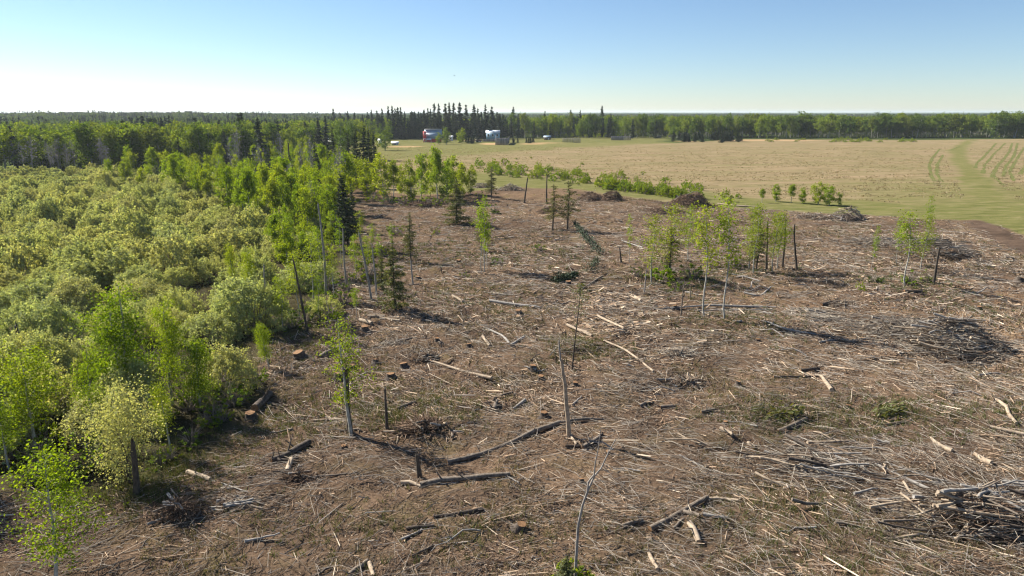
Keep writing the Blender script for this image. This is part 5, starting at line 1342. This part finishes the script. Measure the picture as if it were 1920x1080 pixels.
def twigs(n, ref):
    P = clear_points(n, ref); x, y = P[:, 0], P[:, 1]
    keep = R5.uniform(0, 1, n) < .15 + 1.3 * vn(x / 3.5, y / 3.5, 75) ** 1.5
    x, y = x[keep], y[keep]; n = len(x)
    a = drift(x, y) + R5.normal(size=n) * .8
    L = np.exp(R5.uniform(math.log(.5), math.log(2.6), n)); r = .009 * np.clip(y / 40, .9, 2.2) * R5.uniform(.6, 1.7, n)
    z = H(x, y) + .03
    d = np.column_stack([np.cos(a), np.sin(a), R5.normal(size=n) * .09]) * L[:, None] * .5
    c0 = np.column_stack([x, y, z + np.abs(d[:, 2])]); mid = c0 + np.column_stack([R5.normal(size=(n, 2)) * .06 * L[:, None], np.abs(R5.normal(size=n)) * .03 * L])
    nrm = np.column_stack([-np.sin(a), np.cos(a), np.zeros(n)]) * r[:, None]; up = np.zeros((n, 3)); up[:, 2] = r * 1.6
    vs_ = []
    for p, k in ((c0 - d, 1.0), (mid, .9), (c0 + d, .35)):
        vs_ += [p - nrm * k, p + up * k, p + nrm * k]
    v = np.stack(vs_, 1).reshape(-1, 3); i = np.arange(n)[:, None] * 9
    q = np.concatenate([i + np.array([k]) for k in ([0, 3, 4, 1], [1, 4, 5, 2], [3, 6, 7, 4], [4, 7, 8, 5])])
    pal = np.array([(.24, .215, .185), (.17, .14, .11), (.10, .075, .056), (.31, .275, .225), (.055, .042, .032)])
    col = pal[R5.choice(5, n, p=[.26, .26, .22, .12, .14])] * R5.uniform(.75, 1.25, (n, 1))
    return Buf().add(v, q, np.concatenate([col] * 4))
link('twig_litter', twigs(62000, 58).mesh('twig_litter', M['bits']), kind='stuff', label='thin twigs strewn over the cut-over ground')

def blades(pts, hmin, hmax, per, pal, spread_=.12, wid=.018):
    P = np.repeat(pts, per, 0); n = len(P)
    x = P[:, 0] + R5.normal(size=n) * spread_; y = P[:, 1] + R5.normal(size=n) * spread_
    z = H(x, y); h = R5.uniform(hmin, hmax, n); a = R5.uniform(0, 6.283, n); w = wid * np.clip(np.hypot(x, y) / 40, 1, 4)
    l_ = R5.normal(size=(n, 2)) * h[:, None] * .45
    s = np.column_stack([np.cos(a) * w, np.sin(a) * w, np.zeros(n)])
    b0 = np.column_stack([x, y, z - .02]); tip = np.column_stack([x + l_[:, 0], y + l_[:, 1], z + h])
    v = np.stack([b0 - s, b0 + s, tip], 1).reshape(-1, 3); f = np.arange(3 * n).reshape(n, 3)
    pal = np.array(pal); col = pal[R5.integers(0, len(pal), n)] * R5.uniform(.75, 1.25, (n, 1))
    return Buf().add(v, f, col)
gp = clear_points(26000, 55)
m_ = (vn(gp[:, 0] / 7, gp[:, 1] / 7, 80) > .63) & (vn(gp[:, 0] / 2, gp[:, 1] / 2, 81) > .35)
link('dry_grass', blades(gp[m_], .10, .34, 7, [(.14, .125, .05), (.18, .15, .08), (.09, .09, .03), (.11, .085, .05)]).mesh('dry_grass', M['grass_blade']), kind='stuff', label='thin dry grass growing in patches of the clearing')
gs = []
for px, py, rx, ry, n in [(820, 765, 3.0, 3.0, 500), (700, 770, 1.5, 2, 160), (735, 790, .8, 1, 160), (1440, 780, 3.5, 2.5, 520), (1650, 785, 4, 3, 620), (1880, 775, 3, 2.5, 300), (1400, 600, 5, 5, 420), (1100, 650, 3, 3, 300), (330, 890, 3, 2.5, 600), (240, 940, 3, 1.6, 420), (1000, 480, 10, 8, 500), (800, 470, 8, 8, 400), (1290, 530, 5, 6, 500),
                          (1690, 530, 5, 5, 420), (520, 800, 3, 3, 420), (640, 740, 3, 4, 300), (860, 560, 6, 6, 300), (1480, 960, 4, 2, 260), (1560, 1030, 5, 2, 300), (900, 1000, 5, 2.5, 240), (600, 1000, 4, 2, 200), (30, 672, 3, 3, 500), (1870, 590, 5, 6, 260), (560, 640, 3, 4, 360), (1380, 505, 4, 5, 260)]:
    x, y, z = at(px, py); n = int(n * .55); gs.append(np.column_stack([x + R5.normal(size=n) * rx * .7, y + R5.normal(size=n) * ry * .7]))
link('green_grass', blades(np.concatenate(gs), .14, .42, 9, [(.075, .10, .022), (.105, .115, .03), (.12, .11, .045), (.06, .075, .02)]).mesh('green_grass', M['grass_blade']), kind='stuff', label='patches of fresh green grass on the clearing')
wpn = scatter(WILLOW, 1.1, R5); wpn = wpn[np.hypot(wpn[:, 0], wpn[:, 1]) < 120]
link('swamp_grass', blades(wpn, .2, .5, 8, [(.07, .065, .025), (.11, .09, .045), (.06, .065, .02), (.07, .055, .032)], .5, .02).mesh('swamp_grass', M['grass_blade']), kind='stuff', label='old grass and sedge between the willows')
# tussocks of the hay field
fp = []
for _ in range(6):
    y = R5.uniform(125, 420, 60000); x = R5.uniform(-.2, .82, 60000) * y
    k = (sdf(FIELD, x, y) > 1) & (pdist(SWATH, x, y) > 5) & (sdf(STRIP, x, y) < 1) & (R5.uniform(0, 1, 60000) < np.minimum(1, 180 / y)) & (vn(x / 16, y / 5, 90) > .40)
    fp.append(np.column_stack([x[k], y[k]]))
fp = np.concatenate(fp)[:8000]
link('hay_tussocks', blades(fp, .12, .30, 4, [(.29, .22, .135), (.25, .19, .11), (.32, .25, .155), (.19, .165, .075)], .3, .04).mesh('hay_tussocks', M['grass_blade']), kind='stuff', label='pale dry tussocks of the hay field')

# ------------------------------------------------------------------ farm buildings and fences
M['red'] = paint_mat('red barn boards', (.58, .030, .030)); M['white'] = paint_mat('white paint', (.78, .78, .76)); M['tin'] = paint_mat('blue-grey tin roof', (.24, .32, .40), .4)
M['lite_tin'] = paint_mat('pale tin roof', (.62, .66, .70), .35); M['blue'] = paint_mat('pale blue siding', (.22, .36, .47)); M['glass'] = paint_mat('dark window glass', (.03, .04, .05), .1)
M['board'] = wood_mat('weathered fence boards', (.16, .145, .135), (.33, .30, .28), 1.4, (1, 1, .2)); M['tarp'] = paint_mat('blue tarpaulin', (.06, .17, .42)); M['brown'] = paint_mat('brown boards', (.10, .065, .045)); M['rust'] = paint_mat('red painted metal', (.38, .05, .04))
def site(px, py):
    x, y, z = at(px, py); return x, y, z, (y * CP + SP * CAM_Z) / F      # last: metres per picture pixel
def part(name, b, m, parent):
    return link(name, b.mesh(name, M[m]), parent)
def gable_prism(b, x0, x1, y0, y1, z0, z1, along='x', t=.18, over=.4):
    """two pitched roof slabs meeting at a ridge"""
    if along == 'x':
        ym = (y0 + y1) / 2
        for s, ya_ in ((-1, y0 - over), (1, y1 + over)):
            zz = z0 - over * (z1 - z0) / ((y1 - y0) / 2)
            v = [(x0 - over, ya_, zz), (x1 + over, ya_, zz), (x1 + over, ym, z1), (x0 - over, ym, z1)]
            b.add(v + [(p[0], p[1], p[2] + t) for p in v], [(0, 1, 2, 3), (4, 7, 6, 5), (0, 4, 5, 1), (1, 5, 6, 2), (2, 6, 7, 3), (3, 7, 4, 0)])
    return b
# red barn with gambrel gable facing left of the viewer
x, y, z, mpp = site(806, 266)
barn = thing('barn', 'red barn with white trim and blue-grey roof before the dark spruces', 'barn', (x, y, z), .10)
L_, W_ = 11.5, 9.0; prof = [(-W_ / 2, 0), (-W_ / 2, 2.3), (-W_ * .38, 6.4), (0, 8.6), (W_ * .38, 6.4), (W_ / 2, 2.3), (W_ / 2, 0)]
b = Buf()
for xe, fl in ((-3.2, True), (L_ - 3.2, False)):
    v = [(xe, p[0], p[1]) for p in prof]; c_ = [(xe, 0, 3.0)]
    b.add(v + c_, [((i, i + 1, 7) if not fl else (i + 1, i, 7)) for i in range(6)] + [((6, 0, 7) if not fl else (0, 6, 7))])
for s in (-1, 1):
    b.add([(-3.2, s * W_ / 2, 0), (L_ - 3.2, s * W_ / 2, 0), (L_ - 3.2, s * W_ / 2, 2.3), (-3.2, s * W_ / 2, 2.3)], [(0, 1, 2, 3)])
part('wall', b, 'red', barn)
b = Buf()
for p, q in zip(prof[1:-2], prof[2:-1]):
    n_ = np.array([-(q[1] - p[1]), q[0] - p[0]]); n_ = n_ / np.linalg.norm(n_) * .14
    v = [(-3.7, p[0], p[1] + .02), (L_ - 2.7, p[0], p[1] + .02), (L_ - 2.7, q[0], q[1] + .02), (-3.7, q[0], q[1] + .02)]
    b.add(v + [(a[0], a[1] + n_[0], a[2] + n_[1]) for a in v], [(0, 1, 2, 3), (4, 7, 6, 5), (0, 4, 5, 1), (1, 5, 6, 2), (2, 6, 7, 3), (3, 7, 4, 0)])
rf = part('roof', b, 'tin', barn)
b = Buf().box(-3.7, L_ - 2.7, -1.3, 1.3, 8.72, 8.95); part('roof_ridge', b, 'lite_tin', rf)
d = part('door', Buf().box(-3.32, -3.2, -1.5, 1.5, 0, 3.0), 'white', barn); part('door_panel', Buf().box(-3.40, -3.33, -1.1, 1.1, .3, 2.6), 'red', d)
d = part('window', Buf().box(-3.32, -3.2, -.7, .7, 5.2, 6.8), 'white', barn); part('pane', Buf().box(-3.38, -3.33, -.45, .45, 5.45, 6.55), 'glass', d)
# front gable end seen from the clearing: narrow red tower-like bay with white window and door
b = Buf().box(-4.6, -2.4, -6.2, -4.51, 0, 7.6); part('front_bay', b, 'red', barn)
d = part('window', Buf().box(-4.1, -2.9, -6.32, -6.2, 4.9, 6.4), 'white', barn); part('pane', Buf().box(-3.8, -3.2, -6.38, -6.33, 5.1, 6.2), 'red', d)
d = part('door', Buf().box(-4.3, -2.7, -6.32, -6.2, .3, 2.6), 'white', barn); part('door_panel', Buf().box(-3.9, -3.1, -6.38, -6.33, .7, 2.3), 'red', d)
x, y, z, mpp = site(804, 263)
part('lean_to_roof', Buf().add([(-2.3, -4.55, 2.7), (1.2, -4.55, 2.7), (1.2, -8.0, 1.6), (-2.3, -8.0, 1.6), (-2.3, -4.55, 2.85), (1.2, -4.55, 2.85), (1.2, -8.0, 1.75), (-2.3, -8.0, 1.75)], [(0, 1, 2, 3), (4, 7, 6, 5), (0, 4, 5, 1), (1, 5, 6, 2), (2, 6, 7, 3), (3, 7, 4, 0)]), 'white', barn)
b = Buf()
for xx_ in (-2.1, 1.0):
    b.tube([(xx_, -7.7, -.2), (xx_, -7.7, 1.68)], .08, 6)
part('lean_to_post', b, 'white', barn)

def house(px, py, wpx, hpx, lab, wallm, roofm, dpt=6.5, rz=0.0, roof_frac=.38, windows=3, name='house'):
    x, y, z, mpp = site(px, py); W = wpx * mpp; Hh = hpx * mpp; hw = Hh * (1 - roof_frac)
    o = thing(name, lab, name.replace('_', ' '), (x, y, z), rz)
    b = Buf().box(-W / 2, W / 2, 0, dpt, -.3, hw)
    for s in (-1, 1):
        b.add([(s * W / 2, 0, hw), (s * W / 2, dpt, hw), (s * W / 2, dpt / 2, Hh - .1)], [(0, 1, 2) if s > 0 else (0, 2, 1)])
    part('wall', b, wallm, o)
    part('roof', gable_prism(Buf(), -W / 2, W / 2, 0, dpt, hw, Hh), roofm, o)
    for i in range(windows):
        cx = -W / 2 + W * (i + .5) / windows; ww = min(.7, W / windows * .28)
        w_ = part('window', Buf().box(cx - ww, cx + ww, -.07, -.003, hw * .42, hw * .82), 'white', o)
        part('pane', Buf().box(cx - ww * .78, cx + ww * .78, -.10, -.073, hw * .47, hw * .78), 'glass', w_)
    dr = part('door', Buf().box(W * .22 - .5, W * .22 + .5, -.08, -.004, 0, hw * .62), 'white', o)
    part('handle', Buf().box(W * .22 + .3, W * .22 + .38, -.14, -.082, hw * .3, hw * .33), 'glass', dr)
    return o
house(924, 262, 25, 17, 'pale blue bungalow with bright white roof right of the farm grove', 'blue', 'lite_tin', 4.5, -.05, .22)
house(845, 264, 7, 9, 'small white camper hut right of the barn', 'white', 'white', 4, 0, .25, 1, 'hut')
house(630, 272, 32, 12, 'long brown shed with shining pale roof at the end of the field lane', 'brown', 'white', 8, .05, .42, 2, 'shed')
house(612, 268, 18, 13, 'low shed under a blue tarpaulin left of the pale roofed shed', 'brown', 'tarp', 6, .1, .25, 1, 'shed')
house(741, 272, 12, 6, 'small pale shed by the lane in front of the grove', 'board', 'white', 5, .2, .4, 1, 'shed')
house(712, 270, 5, 9, 'narrow white hut behind the dark tree clump', 'white', 'white', 3, 0, .3, 1, 'hut')
house(1026, 262, 12, 7, 'little dark shed at the end of the conifer hedge', 'brown', 'tin', 4, -.1, .3, 1, 'shed')
house(116, 262, 22, 16, 'white-roofed house glimpsed in the left tree line', 'blue', 'white', 9, .1, .4, 2)
house(6, 266, 22, 16, 'white-roofed building glimpsed at the left picture edge', 'white', 'white', 9, -.1, .4, 2, 'barn')

def board_fence(px0, py0, px1, py1, hpx, lab, slats=5, gap=.28, back=0.0):
    A = np.array(at(px0, py0)); B = np.array(at(px1, py1)); mpp = (A[1] * CP + SP * CAM_Z) / F; hh = hpx * mpp
    o = thing('board_fence', lab, 'fence', tuple(A), math.atan2(B[1] - A[1], B[0] - A[0]), group='windbreak fences of weathered boards')
    L = float(np.linalg.norm((B - A)[:2])); n = max(2, int(L / 2.4)); w = .26
    for i in range(n + 1):
        link('post', Buf().box(L * i / n - .09, L * i / n + .09, -.09, .09, -.3, hh).mesh('post', M['board']), o)
    nb = int(L / w)
    for i in range(nb):
        xx_ = L * (i + .5) / nb
        link('board', Buf().box(xx_ - w * (.5 - gap / 2), xx_ + w * (.5 - gap / 2), -.13, -.095, .1, hh * R5.uniform(.95, 1.02), np.ones(3) * R5.uniform(.7, 1.25)).mesh('board', M['board']), o)
    return o
board_fence(929, 272, 951, 272, 13, 'dark windbreak fence beside bare orange soil', gap=.05); board_fence(951, 272, 955, 268, 12, 'end panel of the dark windbreak fence beside orange soil', gap=.05)
board_fence(1055, 267, 1075, 267, 8, 'left panel of the pale slatted windbreak at the field\'s back', gap=.4); board_fence(1075, 268, 1088, 268, 9, 'right panel of the pale slatted windbreak at the field\'s back', gap=.35)
board_fence(1146, 263, 1169, 263, 7.5, 'long left panel of the grey windbreak before the far wood', gap=.06); board_fence(1169, 263, 1183, 263, 8, 'right panel of the grey windbreak before the far wood', gap=.3)
board_fence(1227, 259, 1239, 259, 5, 'short windbreak by the young conifers', gap=.06); board_fence(905, 266, 930, 266, 5, 'low dark fence between trailer and windbreak', gap=.05)
# flat trailer with red and white side
x, y, z, mpp = site(897, 267)
t = thing('trailer', 'small red and white trailer left of the dark windbreak fence', 'trailer', (x, y, z), 0)
part('body', Buf().box(-2.3, 2.3, 0, 2, .55, 1.2), 'white', t); part('side_stripe', Buf().box(-2.3, 2.3, -.03, -.004, .95, 1.2), 'rust', t); part('canopy', Buf().box(-2.4, 2.4, -.1, 2.1, 1.203, 1.9), 'brown', t)
for xx_ in (-1.3, 1.3):
    a = np.arange(12) * 6.283 / 12
    b = Buf().tube([(xx_, -.05, .35), (xx_, .2, .35)], .35, 12); part('wheel', b, 'glass', t)
# bird high over the field
def flying_bird():
    k = (540 - 142) / F; yy = 210.0
    dz = yy * (k * CP - SP) / (CP + k * SP); dd = yy * CP - dz * SP
    o = thing('bird', 'tiny dark bird gliding in the pale sky above the grove', 'bird', ((852 - 960) / F * dd, yy, CAM_Z + dz), .4)
    b = Buf().tube([(-.22, 0, 0), (-.12, 0, .01), (.05, 0, .02), (.18, 0, .03), (.24, 0, .03)], [.01, .05, .075, .045, .012], 7)
    for s in (-1, 1):
        v = [(-.05, s * .05, .03), (.10, s * .05, .03), (.12, s * .32, .10), (0, s * .32, .10), (.02, s * .62, .07), (-.02, s * .62, .07)]
        f = [(0, 1, 2, 3), (3, 2, 4, 5)]
        b.add(v + [(p[0], p[1], p[2] - .015) for p in v], f + [(9, 8, 7, 6), (11, 10, 8, 9), (0, 3, 9, 6), (3, 5, 11, 9), (2, 1, 7, 8), (4, 2, 8, 10), (5, 4, 10, 11)])
    b.add([(-.2, -.03, 0), (-.2, .03, 0), (-.38, .07, 0), (-.38, -.07, 0), (-.2, -.03, -.01), (-.2, .03, -.01), (-.38, .07, -.01), (-.38, -.07, -.01)], [(0, 1, 2, 3), (7, 6, 5, 4), (0, 3, 7, 4), (1, 5, 6, 2), (3, 2, 6, 7)])
    link('body', b.mesh('body', M['glass']), o)
flying_bird()

# ------------------------------------------------------------------ neighbours tell alike things apart
KEEP = {'white-stemmed tree along the straight wood edge beyond the hay field', 'solitary spruce standing on the wooded ridge at the left horizon', 'low grey-green scrub on the far edge of the hay field', 'round little tree in the orchard rows by the far wood'}
MARKS = [(238, 765, 'the tallest foreground aspen'), (72, 850, 'the broad aspen at the left edge'), (322, 760, 'the aspen beside the tallest foreground one'), (95, 545, 'the dark green rounded mound'), (12, 440, 'the dark domed shrub at the left edge'),
         (45, 700, 'the dark broken dead tree'), (250, 915, 'the thick broken dark trunk'), (470, 570, 'the aspen by the leaning dead stem'), (545, 480, 'the slender aspen in the willows'), (440, 540, 'the young aspen among grey willows'), (611, 552, 'the tall leaning grey dead aspen'),
         (578, 624, 'the leaning dark dead aspen'), (494, 612, 'the grey dead stem'), (652, 462, 'the dense dark boundary spruce'), (548, 360, 'the dead dark pole in the belt'), (494, 372, 'the dead grey pole in the belt'), (420, 372, 'the half bare grey tree'), (175, 820, 'the slim leaning aspen'),
         (505, 690, 'the low aspen by the roots'), (240, 318, 'the broad dark spruce'), (34, 325, 'the tall dark spruce at the left edge'), (490, 312, 'the spire-topped spruce'), (571, 365, 'the dead pole before the back row'), (683, 352, 'the dark spruce clump'), (630, 272, 'the pale roofed shed'), (806, 266, 'the red barn'), (924, 261, 'the blue house')]
MARKS = [(*at(a, b)[:2], n) for a, b, n in MARKS]
SHORT = {'willow shrub': 'willow mound', 'aspen tree': 'leafy aspen', 'leafy tree': 'green tree', 'bush': 'brush clump', 'spruce tree': 'dark spruce', 'bare tree': 'leafless tree'}
by_label = {}
for o in scene.objects:
    if o.parent is None and 'label' in o.keys() and o.get('category') in SHORT:
        by_label.setdefault(o['label'], []).append(o)
used = set()
for lab, obs in by_label.items():
    if len(obs) < 4 or lab in KEEP:
        continue
    for mx, my, nm in MARKS:
        best = {}
        for o in obs:
            dx, dy = o.location.x - mx, o.location.y - my; d = math.hypot(dx, dy)
            if .3 < d < 11 and o['label'] == lab:
                side = ('right of' if dx > 0 else 'left of') if abs(dx) > abs(dy) else ('behind' if dy > 0 else 'in front of')
                if side not in best or d < best[side][0]:
                    best[side] = (d, o)
        for side, (d, o) in best.items():
            key = (SHORT[o['category']], side, nm)
            if key not in used and o['label'] == lab:
                used.add(key); o['label'] = f'nearest {SHORT[o["category"]]} {side} {nm}'

BRIEF = {'yellow-green willow mound packed among others in the middle of the swamp': 'yellow-green willow mound packed among others', 'small pale willow mound in the far part of the swamp': 'small pale far willow mound',
         'olive willow shrub with rounded crown in the near willow swamp': 'rounded olive willow shrub', 'bright spring-green aspen in the belt between swamp and clearing': 'bright spring-green belt aspen', 'leafy aspen in the belt before the far tree line': 'leafy belt aspen',
         'bright aspen in the row at the back of the clearing': 'bright back-row aspen', 'full green tree in the tree line behind the swamp': 'full green tree-line tree', 
         'leafy green tree at the wood edge beyond the windbreak fences': 'leafy green wood-edge tree beyond the fences', 'tall dark spruce in the grove rising above the horizon behind the farm': 'tall dark spruce rising above the horizon', 'dark spruce inside the grove behind the farm': 'dark spruce deep in the grove',
         'dark spruce scattered through the leafy wood beyond the hay field': 'dark spruce among leafy far trees', 'young bushy conifer in the plantation at the field corner': 'young bushy plantation conifer at the field corner', 'young conifer in the hedge beside the farm buildings': 'young hedge conifer',
         'spring-green bush in the long row between clearing and hay field': 'spring-green bush of the long row', 'thin young aspen among brush along the left edge of the clearing': 'thin young aspen among brush', 'wispy olive brush with grey stems on the edge of the clearing': 'wispy olive brush with grey stems',
         'wispy brown-olive brush on the shaded ground under the foreground aspens': 'wispy brown-olive brush on shaded ground', 'leafless grey aspen with pale trunk standing at the swamp\'s left end': 'leafless grey aspen'}
# the rest share a label only with those standing by the same landmark
by_label = {}
for o in scene.objects:
    if o.parent is None and 'label' in o.keys() and o.get('category') in SHORT:
        by_label.setdefault(o['label'], []).append(o)
for lab, obs in by_label.items():
    if len(obs) < 6 or lab in KEEP:
        continue
    for o in obs:
        near_ = min(MARKS, key=lambda m: (o.location.x - m[0]) ** 2 + (o.location.y - m[1]) ** 2)
        o['label'] = BRIEF.get(lab, lab if len(lab.split()) < 9 else o['category']) + ' by ' + near_[2]

# ------------------------------------------------------------------ air: thin haze that fades the far land
hz = Buf().box(-18500, 18500, -400, 18500, -8, 46)
m_, nt, nd, ln = mat('air haze')
pv = nd.new('ShaderNodeVolumePrincipled'); pv.inputs['Color'].default_value = (.80, .90, 1, 1); pv.inputs['Density'].default_value = 7.0e-5; pv.inputs['Anisotropy'].default_value = .3
o_ = nd.new('ShaderNodeOutputMaterial'); ln.new(pv.outputs[0], o_.inputs['Volume'])
link('haze', hz.mesh('haze', m_), kind='stuff', label='thin blue haze over the far plain')
